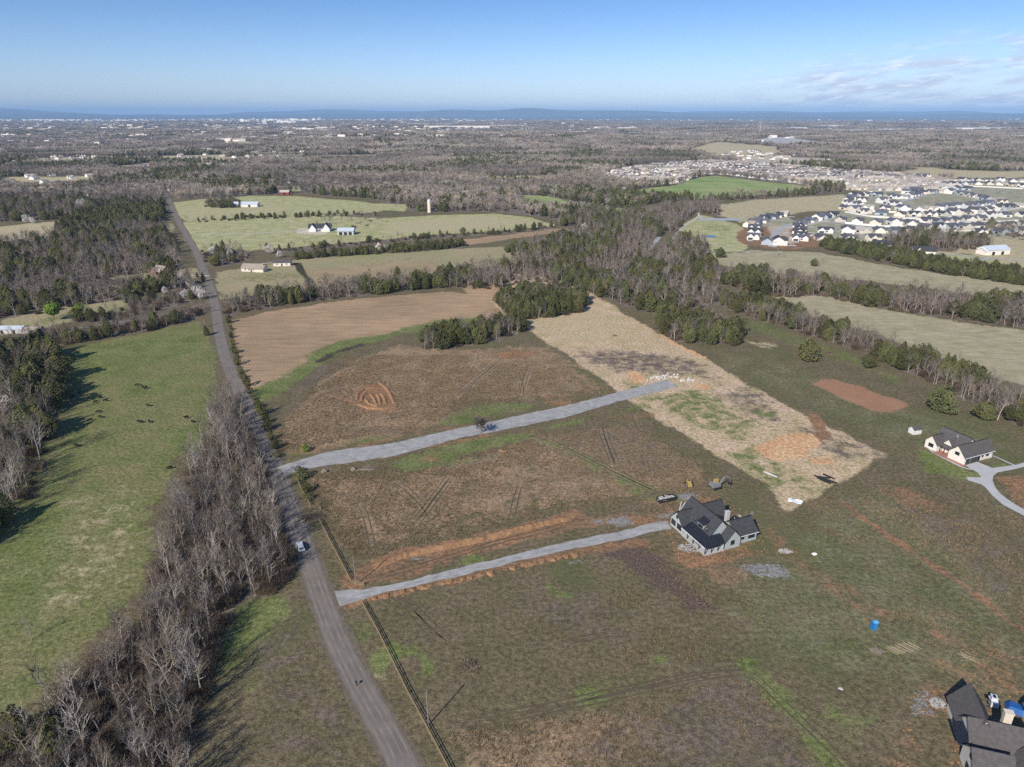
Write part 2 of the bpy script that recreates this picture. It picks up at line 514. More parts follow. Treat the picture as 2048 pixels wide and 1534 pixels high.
# --- ground around the wide gravel lane
area('green', [(560, 905), (620, 895), (740, 870), (800, 862), (800, 884), (650, 902), (590, 920)], 0.55, 4)
area('green', [(860, 850), (930, 812), (1060, 800), (1180, 795), (1100, 812), (1000, 838), (910, 856)], 0.62, 4)
area('green', [(820, 908), (900, 886), (1000, 868), (1100, 850), (1240, 818), (1290, 806), (1300, 815), (1200, 838), (1090, 862), (1060, 880), (960, 900), (880, 930), (810, 945), (780, 925)], 0.72, 3)
area('green', [(880, 925), (1000, 905), (1010, 915), (940, 930), (890, 938)], 0.55, 3)
area('clay', [(1080, 790), (1100, 785), (1150, 795), (1135, 815), (1100, 815)], 0.62, 3)
area('clay', [(985, 706), (1025, 697), (1075, 700), (1080, 712), (1040, 718), (1000, 718)], 0.85, 3)
strip('clay', [(945, 700), (965, 712), (985, 716)], 3, 0.6, 2)
area('clay', [(1210, 835), (1290, 822), (1320, 830), (1260, 842)], 0.55, 4)
area('clay', [(1060, 860), (1085, 860), (1095, 882), (1070, 880)], 0.55, 2)
area('clay', [(705, 778), (735, 768), (775, 770), (792, 800), (792, 822), (750, 822), (712, 806)], 0.95, 2)
strip('clay', [(640, 785), (700, 802), (740, 822), (790, 824), (815, 820)], 1.8, 0.7, 1.5)
area('clay', [(815, 806), (830, 800), (835, 815), (820, 815)], 0.7, 1.5)
area('clay', [(840, 910), (870, 905), (885, 925), (845, 925)], 0.55, 3)
strip('clay', [(560, 905), (700, 895), (860, 862), (1000, 842), (1200, 800)], 2.0, 0.55, 2)
strip('clay', [(620, 935), (780, 910), (920, 882), (1000, 868)], 2.0, 0.5, 2)
for tr in ([(910, 790), (960, 750), (1000, 715)], [(916, 794), (966, 754), (1006, 718)], [(1045, 780), (1060, 735)], [(1037, 800), (1045, 780), (1040, 765)],
           [(690, 868), (720, 855), (760, 858), (800, 866)], [(545, 835), (600, 815), (640, 785), (690, 775)], [(790, 965), (830, 985), (860, 1030)],
           [(1200, 850), (1212, 890), (1225, 930)], [(1208, 850), (1220, 890), (1236, 930)]):
    TRACKS.append(tr)
strip('green', [(1085, 880), (1150, 905), (1230, 950), (1290, 985), (1370, 1000)], 5, 0.55, 3)
TRACKS.append([(1100, 880), (1180, 920), (1260, 965), (1330, 990)])
TRACKS.append([(1106, 878), (1190, 920), (1270, 965), (1340, 990)])
for tr in ([(830, 1040), (860, 1000), (895, 955)], [(838, 1042), (868, 1002), (902, 957)], [(720, 1010), (740, 1050), (745, 1090)], [(1025, 1030), (1040, 970)]):
    TRACKS.append(tr)
area('weed', [(1060, 880), (1240, 850), (1300, 860), (1420, 940), (1300, 960), (1160, 900)], 0.5, 8)
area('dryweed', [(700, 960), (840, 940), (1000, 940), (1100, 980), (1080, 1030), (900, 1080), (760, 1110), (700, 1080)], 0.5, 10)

# --- driveway to the unfinished house
strip('clay', [(705, 1165), (760, 1128), (820, 1108), (880, 1096), (960, 1080), (1050, 1058), (1130, 1040), (1150, 1028)], 4.6, 0.95, 1.5)
strip('clay', [(730, 1160), (830, 1140), (900, 1110), (1000, 1085), (1080, 1066), (1150, 1048), (1220, 1040), (1290, 1045)], 3.4, 0.8, 1.5)
TRACKS.append([(720, 1165), (850, 1130), (930, 1102), (1040, 1072), (1120, 1052)])
area('gravel', [(820, 1112), (870, 1115), (875, 1122), (820, 1125)], 0.6, 2)
strip('clay', [(690, 1205), (760, 1190), (870, 1164), (950, 1146), (1000, 1134), (1090, 1118), (1170, 1100), (1290, 1086)], 3.4, 0.8, 1.2)
area('green', [(900, 1120), (960, 1108), (985, 1115), (920, 1135)], 0.8, 2)
area('green', [(960, 1145), (990, 1138), (985, 1150)], 0.8, 1.5)
area('clay', [(1160, 1040), (1250, 1030), (1330, 1015), (1340, 1040), (1250, 1050), (1180, 1052)], 0.7, 3)
area('gravel', [(1170, 1036), (1250, 1032), (1270, 1045), (1250, 1058), (1180, 1050)], 0.62, 2)
area('gravel', [(1310, 1028), (1345, 1024), (1350, 1036), (1315, 1040)], 0.85, 1.5)
area('gravel', [(1350, 990), (1385, 985), (1400, 1000), (1395, 1010), (1370, 1000)], 0.85, 2)
area('clay', [(1396, 995), (1420, 1000), (1415, 1012), (1400, 1012)], 0.9, 1.5)
area('clay', [(1300, 1000), (1430, 985), (1500, 1030), (1530, 1060), (1540, 1110), (1480, 1130), (1400, 1145), (1350, 1120), (1340, 1080), (1290, 1050)], 0.56, 6)
area('clay', [(1345, 1095), (1400, 1112), (1450, 1110), (1530, 1092), (1520, 1110), (1440, 1130), (1380, 1140), (1345, 1125)], 0.85, 2.5)
area('dryweed', [(1420, 1145), (1460, 1135), (1500, 1145), (1500, 1160), (1470, 1168), (1430, 1172), (1420, 1160)], 0.8, 2)
area('gravel', [(1480, 1132), (1560, 1128), (1590, 1145), (1580, 1162), (1520, 1162), (1495, 1145)], 0.6, 3)
area('gravel', [(1465, 1015), (1520, 1020), (1510, 1040), (1475, 1032)], 0.6, 3)
area('gravel', [(1128, 1120), (1165, 1112), (1175, 1130), (1130, 1137)], 0.6, 2)
area('weedred', [(1185, 1098), (1260, 1082), (1300, 1110), (1350, 1140), (1400, 1185), (1420, 1215), (1380, 1215), (1310, 1170), (1250, 1130)], 0.9, 3)
area('weed', [(1090, 1140), (1250, 1140), (1340, 1250), (1500, 1330), (1400, 1420), (1200, 1340), (1040, 1250)], 0.48, 10)
area('green', [(1090, 1165), (1130, 1180), (1160, 1195), (1110, 1200), (1095, 1185)], 0.75, 2)
area('green', [(1150, 1380), (1180, 1368), (1215, 1385), (1200, 1412), (1165, 1412)], 0.95, 2)
area('green', [(1290, 1310), (1330, 1305), (1335, 1325), (1300, 1330)], 0.7, 2)
area('green', [(740, 1310), (790, 1290), (840, 1290), (870, 1330), (850, 1350), (830, 1320), (780, 1320), (760, 1350), (745, 1345)], 0.9, 2)
area('green', [(770, 1360), (830, 1360), (820, 1380), (780, 1372)], 0.6, 2)
area('straw', [(745, 1340), (770, 1345), (765, 1360), (750, 1358)], 0.9, 1)
area('green', [(690, 1240), (730, 1230), (740, 1290), (720, 1300)], 0.55, 3)
area('green', [(1180, 1370), (1300, 1330), (1480, 1330), (1500, 1345), (1300, 1375), (1200, 1400), (950, 1440), (940, 1425)], 0.45, 4)
for tr in ([(785, 1190), (830, 1235), (880, 1280)], [(800, 1190), (850, 1235), (900, 1280)], [(1130, 1290), (1180, 1275), (1260, 1268)], [(900, 1440), (1150, 1405), (1350, 1350), (1480, 1335)],
           [(905, 1450), (1160, 1415), (1360, 1360), (1490, 1345)]):
    TRACKS.append(tr)
strip('green', [(1500, 1330), (1600, 1440), (1680, 1534)], 3, 0.7, 2)
TRACKS.append([(1500, 1345), (1620, 1450), (1720, 1560)])
area('weed', [(1400, 1340), (1500, 1350), (1640, 1480), (1660, 1560), (1100, 1560), (1150, 1440)], 0.55, 6)
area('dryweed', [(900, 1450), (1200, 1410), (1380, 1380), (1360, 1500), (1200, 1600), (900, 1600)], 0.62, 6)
strip('clay', [(1530, 1060), (1600, 1130), (1690, 1185), (1760, 1230), (1850, 1260), (1960, 1300), (2048, 1330)], 3.0, 0.5, 3)
strip('clay', [(1690, 1008), (1760, 1060), (1850, 1120), (1930, 1170), (2000, 1230), (2100, 1300)], 1.6, 0.72, 1.6)
area('clay', [(1730, 975), (1790, 970), (1850, 985), (1910, 1010), (1900, 1038), (1850, 1025), (1790, 1005)], 0.6, 3)
area('clay', [(1960, 1290), (2048, 1310), (2100, 1400), (2048, 1420), (1950, 1400), (1900, 1360), (1860, 1330)], 0.55, 4)
area('clay', [(1810, 1400), (1870, 1370), (1960, 1380), (2048, 1440), (2048, 1534), (1900, 1534), (1895, 1430), (1840, 1440)], 0.62, 4)
area('gravel', [(1815, 1400), (1840, 1382), (1880, 1362), (1890, 1370), (1860, 1400), (1862, 1430), (1830, 1430)], 0.62, 2)
area('clay', [(1800, 1440), (1840, 1440), (1845, 1534), (1840, 1600), (1770, 1600), (1790, 1500)], 0.62, 4)
area('green', [(1700, 1400), (1790, 1410), (1810, 1460), (1740, 1470), (1640, 1480), (1600, 1420)], 0.5, 4)
area('green', [(1615, 1095), (1650, 1075), (1660, 1085), (1640, 1100)], 0.7, 2)
area('olive', [(1574, 1028), (1700, 960), (1800, 960), (2048, 1120), (2048, 1400), (1700, 1400), (1500, 1300), (1400, 1200), (1500, 1150), (1560, 1100)], 0.60, 12)
area('weed', [(1700, 1000), (1800, 985), (1950, 1050), (2048, 1150), (2048, 1260), (1900, 1130), (1760, 1040)], 0.5, 6)

# --- right: grass around the far house, sand arena, paddocks
area('olive', [(1290, 640), (1340, 685), (1480, 760), (1620, 830), (1776, 905), (1850, 960), (2048, 1060), (2048, 880), (1900, 830), (1800, 790), (1640, 740), (1500, 690), (1480, 700), (1320, 690)], 0.55, 12)
area('green', [(1820, 905), (1850, 890), (1870, 905), (1930, 940), (1990, 955), (1930, 962), (1850, 940)], 0.9, 2.5)
area('green', [(1960, 940), (2010, 925), (2025, 932), (1980, 950)], 0.9, 1)
area('green', [(1890, 840), (1940, 830), (2000, 845), (1930, 855)], 0.6, 4)
area('green', [(1470, 625), (1560, 655), (1700, 705), (1830, 757), (1800, 770), (1650, 715), (1500, 665)], 0.55, 6)
area('sand', [(1622, 768), (1640, 758), (1672, 757), (1812, 806), (1812, 814), (1780, 825), (1740, 820), (1680, 795)], 1.0, 1.0)
area('clay', [(1995, 955), (2048, 945), (2120, 1000), (2100, 1060), (2030, 1010)], 0.9, 2)
area('straw', [(1480, 680), (1520, 680), (1560, 690), (1520, 700)], 0.6, 4)
area('clay', [(1640, 702), (1670, 706), (1668, 712), (1645, 708)], 0.7, 1.5)
TRACKS.append([(1776, 940), (1860, 985), (1960, 1040), (2060, 1110)])
area('paddock', [(1545, 592), (1640, 592), (1760, 617), (1900, 640), (2200, 680), (2200, 860), (2048, 775), (1900, 722), (1750, 667), (1600, 625)], 0.9, 4)
area('paddock', [(1430, 530), (1420, 512), (1500, 500), (1640, 505), (1800, 535), (2200, 590), (2200, 625), (1850, 577), (1700, 560), (1560, 548)], 0.75, 4)
area('straw', [(1580, 572), (1640, 566), (1740, 580), (1800, 596), (1740, 600), (1640, 588)], 0.7, 3)
wood('in the hedgerow right of the olive paddock',
     [(1430, 600), (1450, 617), (1500, 634), (1560, 652), (1700, 697), (1830, 752), (2048, 858), (2300, 980), (2300, 900), (2048, 805), (1920, 742),
      (1850, 722), (1750, 684), (1600, 634), (1500, 604)], 0.32, 4.2, (7.5, 12), 0.18)
wood('in the belt between the two pale paddocks',
     [(1425, 548), (1440, 572), (1520, 587), (1560, 597), (1640, 592), (1750, 617), (1900, 637), (2048, 657), (2300, 700), (2300, 640), (2048, 612), (1850, 592), (1760, 590),
      (1660, 572), (1560, 558), (1500, 548)], 0.24, 5.2, (9, 14), 0.25)
wood('in the long dark belt below the new houses',
     [(1640, 498), (1700, 510), (1760, 523), (1830, 538), (1895, 550), (2048, 572), (2300, 610), (2300, 590), (2048, 556), (1900, 532), (1800, 512), (1720, 498), (1650, 488)], 0.92, 4.8, (9, 12), 0.0, edge_scrub=0.2)
wood('in the bare grove behind the cedar belt',
     [(1772, 495), (1850, 498), (1980, 502), (1978, 488), (1900, 474), (1820, 470), (1770, 478)], 0.18, 6.5, (10, 14), 0.2)
wood('in the bare grove at the right edge near the new houses',
     [(1965, 470), (2048, 476), (2300, 490), (2300, 470), (2048, 458), (1980, 456)], 0.15, 6.5, (10, 13), 0.2)
wood('in the big creek woods at the centre',
     [(885, 552), (960, 566), (1020, 574), (1080, 578), (1140, 574), (1215, 598), (1275, 620), (1310, 630), (1400, 622), (1436, 606), (1440, 560), (1425, 530), (1418, 500),
      (1400, 480), (1352, 478), (1335, 492), (1310, 505), (1296, 500), (1310, 480), (1330, 462), (1290, 452), (1200, 462), (1120, 476), (1050, 492), (1010, 504), (1040, 520),
      (1020, 532), (940, 540)], 0.24, 6.6, (9, 14), 0.3)
wood('in the creek woods beside the park path',
     [(1330, 462), (1350, 470), (1372, 440), (1400, 425), (1440, 432), (1436, 408), (1330, 410), (1300, 425), (1200, 425), (1120, 440), (1110, 452), (1190, 460)], 0.16, 7.5, (10, 14), 0.25)
wood('in the thin line behind the large green field',
     [(1400, 405), (1500, 398), (1600, 392), (1690, 384), (1690, 380), (1600, 387), (1480, 394), (1400, 399)], 0.3, 8.0, (8, 12), 0.1)

# --- middle distance, right of the road
area('pasture2', [(430, 575), (440, 600), (620, 575), (880, 548), (1000, 530), (1060, 505), (1010, 492), (880, 500), (600, 518), (430, 545)], 0.9, 4)
area('green', [(440, 560), (520, 545), (600, 540), (610, 555), (520, 565)], 0.5, 6)
area('stubble', [(600, 540), (700, 530), (870, 520), (900, 540), (760, 560), (630, 572)], 0.6, 5)
area('green', [(700, 530), (760, 520), (820, 512), (830, 520), (740, 535)], 0.4, 5)
area('stubble', [(600, 512), (680, 502), (800, 490), (900, 482), (1010, 470), (1130, 455), (1145, 460), (1010, 480), (960, 488), (860, 497), (700, 512)], 0.95, 3)
area('clay', [(700, 503), (860, 489), (1000, 473), (1120, 459), (1010, 478), (860, 496)], 0.42, 3)
strip('scrubline', [(595, 527), (625, 575)], 2.2, 0.9, 1.5)
wood('in the cedar row along the narrow orange strip',
     [(586, 520), (660, 514), (780, 507), (900, 498), (930, 493), (928, 488), (860, 492), (700, 505), (586, 514)], 0.85, 5.0, (6, 9), 0.0, edge_scrub=0.3)
wood('in the row below the barn field',
     [(520, 506), (600, 502), (690, 492), (780, 484), (870, 476), (1010, 468), (1110, 456), (1108, 452), (1000, 463), (870, 471), (690, 487), (520, 501)], 0.55, 9.0, (5, 9), 0.1, edge_scrub=0.6)
wood('around the farm bungalows right of the road',
     [(400, 535), (450, 532), (500, 520), (498, 505), (440, 500), (395, 500)], 0.2, 7.5, (8, 12), 0.1)
area('meadow', [(352, 445), (372, 480), (395, 505), (520, 500), (690, 486), (870, 470), (1000, 462), (1120, 451), (1060, 434), (990, 427), (870, 430), (760, 436), (640, 430), (500, 436)], 0.95, 3)
area('straw', [(760, 450), (820, 438), (980, 430), (1090, 448), (1000, 458), (870, 466), (770, 470)], 0.62, 6)
area('green', [(560, 478), (700, 464), (760, 462), (740, 474), (640, 484)], 0.35, 5)
area('path', [(590, 466), (600, 456), (640, 458), (660, 466), (640, 470)], 0.8, 2)
area('meadow', [(344, 405), (400, 398), (500, 392), (590, 392), (660, 398), (740, 404), (770, 422), (700, 430), (560, 435), (372, 442), (352, 430)], 0.92, 3)
area('straw', [(344, 415), (440, 408), (600, 412), (560, 425), (372, 438)], 0.5, 6)
wood('in the clump beside the long white farm building', [(410, 414), (440, 417), (485, 415), (482, 405), (450, 400), (412, 404)], 0.3, 7.0, (8, 11), 0.0)
wood('in the low row between the two meadows', [(385, 446), (500, 440), (640, 434), (760, 432), (690, 427), (640, 428), (500, 434), (385, 441)], 0.6, 10.0, (5, 8), 0.0)
wood('around the small orchard behind the barn', [(610, 446), (700, 458), (770, 448), (760, 436), (680, 440), (612, 440)], 0.0, 15.0, (9, 12), 0.2, floor=False, edge_scrub=0.1)

area('straw', [(1437, 409), (1512, 399), (1690, 388), (1717, 409), (1676, 423), (1621, 423), (1567, 433), (1480, 446), (1440, 433)], 0.75, 5)
area('paddock', [(1520, 400), (1690, 388), (1717, 409), (1676, 422), (1560, 418)], 0.6, 5)
area('meadow', [(1340, 500), (1350, 470), (1372, 442), (1400, 428), (1480, 448), (1500, 470), (1490, 500), (1420, 512), (1360, 515)], 0.9, 3)
area('green', [(1395, 440), (1470, 452), (1470, 466), (1400, 460)], 0.45, 3)
area('clay', [(1478, 462), (1505, 452), (1590, 455), (1640, 470), (1650, 490), (1600, 500), (1540, 498), (1490, 488), (1470, 475)], 0.92, 3)
area('path', [(1530, 452), (1590, 450), (1590, 490), (1540, 490)], 0.55, 3)
area('suburb', [(1490, 455), (1520, 434), (1570, 427), (1600, 446), (1680, 425), (1690, 400), (1720, 385), (1830, 375), (1900, 362), (2300, 350), (2300, 470), (2040, 478), (1960, 472), (1800, 476),
                (1700, 488), (1650, 484), (1600, 456), (1520, 470)], 0.9, 3)
area('meadow', [(1640, 450), (1700, 446), (1800, 452), (1760, 458), (1660, 460)], 0.7, 3)
area('meadow', [(1690, 424), (1790, 432), (1900, 436), (2048, 428), (2048, 436), (1900, 442), (1780, 440), (1690, 434)], 0.8, 3)
area('clay', [(1805, 400), (1850, 396), (1905, 402), (1890, 408), (1830, 408)], 0.4, 3)
area('straw', [(1990, 470), (2048, 480), (2300, 500), (2300, 560), (2048, 545), (1980, 520), (1930, 508), (1860, 512), (1770, 500), (1760, 494), (1900, 503)], 0.75, 3)
area('meadow', [(1770, 496), (1900, 505), (2048, 520), (2300, 560), (2300, 590), (2048, 560), (1900, 535), (1800, 512)], 0.8, 3)

# clearings in the far woods (no trees there)
CLEAR = []


def clear(layer, pts, w=0.9):
    area(layer, pts, w)
    CLEAR.append(GP(pts))


clear('straw', [(0, 354), (191, 352), (191, 371), (82, 378), (0, 372)])
clear('straw', [(222, 334), (304, 324), (300, 339), (240, 343)])
clear('straw', [(314, 311), (450, 309), (440, 320), (320, 322)])
clear('straw', [(427, 278), (512, 287), (512, 294), (454, 291)])
clear('meadow', [(485, 305), (615, 305), (615, 311), (485, 312)])
clear('meadow', [(560, 372), (600, 372), (602, 383), (562, 383)])
clear('straw', [(190, 285), (300, 289), (304, 293), (190, 290)])
clear('meadow', [(694, 370), (776, 361), (776, 372), (697, 377)])
clear('meadow', [(834, 347), (892, 347), (890, 353), (836, 353)])
clear('green_far', [(882, 364), (946, 368), (940, 375), (885, 372)], 0.7)
clear('meadow', [(974, 352), (1117, 351), (1114, 359), (1056, 364), (980, 362)])
clear('green_far', [(1039, 390), (1097, 392), (1158, 406), (1227, 416), (1292, 416), (1261, 425), (1193, 420), (1124, 417), (1083, 417), (1046, 413)], 0.86)
clear('meadow', [(721, 405), (817, 409), (810, 423), (735, 419)])
clear('pave', [(1179, 374), (1254, 374), (1250, 380), (1180, 381)])
clear('pave', [(1474, 279), (1560, 276), (1621, 283), (1717, 293), (1683, 296), (1621, 293), (1553, 295), (1485, 284)])
clear('straw', [(1372, 301), (1433, 287), (1553, 296), (1570, 310), (1519, 317), (1416, 311)])
clear('path', [(1444, 312), (1655, 316), (1690, 327), (1587, 331), (1485, 326)], 0.6)
clear('straw', [(1779, 344), (1861, 335), (1929, 341), (2200, 344), (2200, 353), (1946, 358), (1861, 358)])
clear('green_far', [(1230, 385), (1300, 376), (1348, 371), (1399, 354), (1433, 351), (1512, 361), (1604, 371), (1655, 378), (1604, 385), (1485, 392), (1382, 399), (1300, 398), (1240, 393)], 0.8)
area('meadow', [(1230, 386), (1300, 380), (1350, 382), (1400, 390), (1604, 375), (1640, 378), (1500, 393), (1382, 400), (1290, 398)], 0.6)
FAR_SUB = [(1200, 350), (1255, 336), (1300, 331), (1400, 322), (1460, 324), (1560, 330), (1700, 343), (1850, 352), (1915, 366), (1860, 383), (1750, 386), (1670, 377), (1604, 369), (1512, 358), (1433, 348),
           (1399, 351), (1348, 368), (1270, 370), (1215, 360)]
clear('suburb', FAR_SUB)
LEFT_SUB = [(225, 372), (300, 350), (420, 345), (520, 352), (600, 348), (660, 352), (640, 362), (520, 372), (400, 378), (330, 385)]
for q in ([(70, 318), (160, 314), (200, 324), (90, 330)], [(0, 330), (40, 326), (60, 334), (0, 338)], [(520, 330), (640, 326), (650, 332), (530, 338)], [(330, 330), (430, 328), (420, 336)],
          [(20, 385), (90, 381), (130, 388), (60, 394)], [(640, 345), (700, 343), (700, 350), (640, 352)]):
    clear('straw', q, 0.75)
# everything nearer or explicitly mapped above
NOFAR = [p['poly'] for p in WOODS]
CLEAR.append(GP([(333, 400), (600, 386), (745, 398), (830, 424), (990, 424), (1120, 440), (1200, 424), (1330, 405), (1440, 400), (1690, 380), (1720, 376), (1900, 362), (1915, 352), (2600, 340),
                 (2600, 520), (1400, 600), (900, 600), (300, 600)]))
CLEAR.append(GP([(322, 384), (334, 378), (350, 400), (360, 420), (340, 430)]))
CLEAR.append(GP([(-600, 396), (330, 400), (335, 470), (-600, 560)]))

# ------------------------------------------------------------------ ground sheet
ang = np.radians(np.concatenate([np.arange(-180, -56, 6.0), np.arange(-56, -44, 0.5), np.arange(-44, 44, 0.2), np.arange(44, 56, 0.5), np.arange(56, 180.01, 6.0)]))
rad = [12.0, 30.0, 50.0, 65.0]
r = 75.0
while r < 1700:
    rad.append(r); r *= 1.0085
while r < 60000:
    rad.append(r); r *= 1.03
rad = np.array(rad)
A_, R_ = np.meshgrid(ang, rad)
gx = (np.sin(A_) * R_).ravel(); gy = (np.cos(A_) * R_).ravel()
gz = height(gx, gy)
nr, na = A_.shape
idx = np.arange(nr * na).reshape(nr, na)
quads = np.stack([idx[:-1, :-1], idx[1:, :-1], idx[1:, 1:], idx[:-1, 1:]], -1).reshape(-1, 4)[:, ::-1]
me = bpy.data.meshes.new('ground')
co = np.stack([gx, gy, gz], -1)
co = np.vstack([co, [[0, 0, 0]]])
nv = len(co)
inner = [(nv - 1, idx[0, i + 1], idx[0, i]) for i in range(na - 1)]
me.vertices.add(nv)
me.vertices.foreach_set('co', co.astype(np.float32).ravel())
loops = np.concatenate([quads.ravel(), np.array(inner).ravel()])
me.loops.add(len(loops))
me.loops.foreach_set('vertex_index', loops.astype(np.int32))
starts = np.concatenate([np.arange(len(quads)) * 4, len(quads) * 4 + np.arange(len(inner)) * 3])
me.polygons.add(len(starts))
me.polygons.foreach_set('loop_start', starts.astype(np.int32))
me.update(calc_edges=True)
me.validate()
LAYERS = ['litter', 'pasture2', 'pasture3', 'meadow', 'paddock', 'olive', 'lit_parcel', 'straw', 'stubble', 'dryweed', 'weed', 'weedred', 'suburb', 'green', 'green_far', 'sand', 'clay', 'clay_pale', 'gravel', 'path', 'pave', 'mud', 'track', 'scrubline']
W = {k: np.zeros(nv) for k in LAYERS}
GX, GY = co[:, 0], co[:, 1]
GR = np.hypot(GX, GY)
base_soft = 1.0 + GR * 0.004
infan = (np.abs(GX) < 1.5 * GY + 200) & (GY > 0)
W['litter'][GY > 820] = 0.9
W['litter'][(GX > 640) & (GY < 1500)] = 0.3
gap_ = vnoise(GX / 260 + 50, GY / 90, 77) * .7 + vnoise(GX / 90, GY / 40, 78) * .3
W['straw'][(GY > 1700) & (gap_ > np.where(GX < 0, 0.66, 0.72))] = 0.75
for c in CLEAR:
    xs = [p[0] for p in c]; ys = [p[1] for p in c]
    s = np.where((GX > min(xs)) & (GX < max(xs)) & (GY > min(ys)) & (GY < max(ys)))[0]
    s = s[inside(GX[s], GY[s], c)]
    W['litter'][s] = 0.0
for layer, w, pts, soft, width in LAND:
    xs = [p[0] for p in pts]; ys = [p[1] for p in pts]
    pad = (width or 0) + 12 + 0.012 * max(ys)
    s = np.where((GX > min(xs) - pad) & (GX < max(xs) + pad) & (GY > min(ys) - pad) & (GY < max(ys) + pad))[0]
    if not len(s):
        continue
    x, y = GX[s], GY[s]
    if width is None:
        d = dist_lines(x, y, pts, True)
        sd = np.where(inside(x, y, pts), -d, d)
    else:
        sd = dist_lines(x, y, pts, False) - width / 2
    sf = base_soft[s] if soft is None else np.maximum(soft, base_soft[s])
    if width is not None:
        sf = np.maximum(soft or 1.0, 0.6 + 0.003 * GR[s])
        sd = sd - 0.8 * sf
    sd = sd + (vnoise(x / (sf * 3.0) + 7, y / (sf * 3.0), 9) - 0.5) * sf * 1.6
    ww = np.clip(0.5 - sd / (2 * sf), 0, 1) * w
    W[layer][s] = np.maximum(W[layer][s], ww)
for k in LAYERS:
    a = me.attributes.new(k, 'FLOAT', 'POINT')
    a.data.foreach_set('value', W[k].astype(np.float32))

gm = bpy.data.materials.new('land_cover')
gm.use_nodes = True
T = gm.node_tree
B = T.nodes['Principled BSDF']
B.inputs['Roughness'].default_value = 0.95
B.inputs['Specular IOR Level'].default_value = 0.1
geo = T.nodes.new('ShaderNodeNewGeometry')


def gnoise(scale, detail=4, rough=0.55, stretch=None, rz=0.0):
    n = T.nodes.new('ShaderNodeTexNoise')
    n.inputs['Scale'].default_value = scale
    n.inputs['Detail'].default_value = detail
    n.inputs['Roughness'].default_value = rough
    if stretch:
        mp = T.nodes.new('ShaderNodeMapping')
        mp.inputs['Rotation'].default_value = (0, 0, rz)
        mp.inputs['Scale'].default_value = stretch
        T.links.new(geo.outputs['Position'], mp.inputs['Vector'])
        T.links.new(mp.outputs[0], n.inputs['Vector'])
    else:
        T.links.new(geo.outputs['Position'], n.inputs['Vector'])
    return n.outputs['Fac']


def gmap(x, a, b, lo=0.0, hi=1.0, smooth=True):
    n = T.nodes.new('ShaderNodeMapRange')
    if smooth:
        n.interpolation_type = 'SMOOTHSTEP'
    T.links.new(x, n.inputs['Value'])
    n.inputs['From Min'].default_value = a
    n.inputs['From Max'].default_value = b
    n.inputs['To Min'].default_value = lo
    n.inputs['To Max'].default_value = hi
    return n.outputs[0]


def gmath(op, a, b):
    n = T.nodes.new('ShaderNodeMath'); n.operation = op
    for i, x in enumerate((a, b)):
        if isinstance(x, (int, float)):
            n.inputs[i].default_value = x
        else:
            T.links.new(x, n.inputs[i])
    return n.outputs[0]


def gmix(f, a, b, blend='MIX'):
    n = T.nodes.new('ShaderNodeMix'); n.data_type = 'RGBA'; n.blend_type = blend
    for key, x in (('Factor', f), ('A', a), ('B', b)):
        if isinstance(x, (int, float)):
            n.inputs[key].default_value = x
        elif isinstance(x, tuple):
            n.inputs[key].default_value = (*x, 1)
        else:
            T.links.new(x, n.inputs[key])
    return n.outputs['Result']


n_clump = gnoise(0.75, 5, 0.7)             # ~2 m tussocks
n_fine = gnoise(2.4, 3, 0.6)                # ~0.6 m
n_mid = gnoise(0.09, 5, 0.6)                # ~11 m
n_big = gnoise(0.018, 4, 0.55)              # ~55 m
n_huge = gnoise(0.006, 3, 0.5)
n_row = gnoise(0.35, 4, 0.6, (0.16, 1.0, 1.0), 0.25)       # drill rows / mower lines
n_row2 = gnoise(0.5, 4, 0.6, (0.13, 1.0, 1.0), 1.15)
n_edge = gnoise(0.22, 6, 0.62)
n_edge2 = gnoise(0.7, 5, 0.65)


def tex(c0, c1, a, b=None, lo=0.3, hi=0.7):
    c = gmix(gmap(a, lo, hi), c0, c1)
    if b is not None:
        c = gmix(1.0, c, gmix(gmap(b, 0.28, 0.72), *((0.80, 0.80, 0.79), (1.14, 1.13, 1.12)) if b in (n_row, n_row2) else ((0.55, 0.55, 0.53), (1.40, 1.38, 1.34))), 'MULTIPLY')
        c = gmix(1.0, c, gmix(gmap(n_fine, 0.30, 0.70), (0.74, 0.74, 0.73), (1.24, 1.23, 1.22)), 'MULTIPLY')
    return c


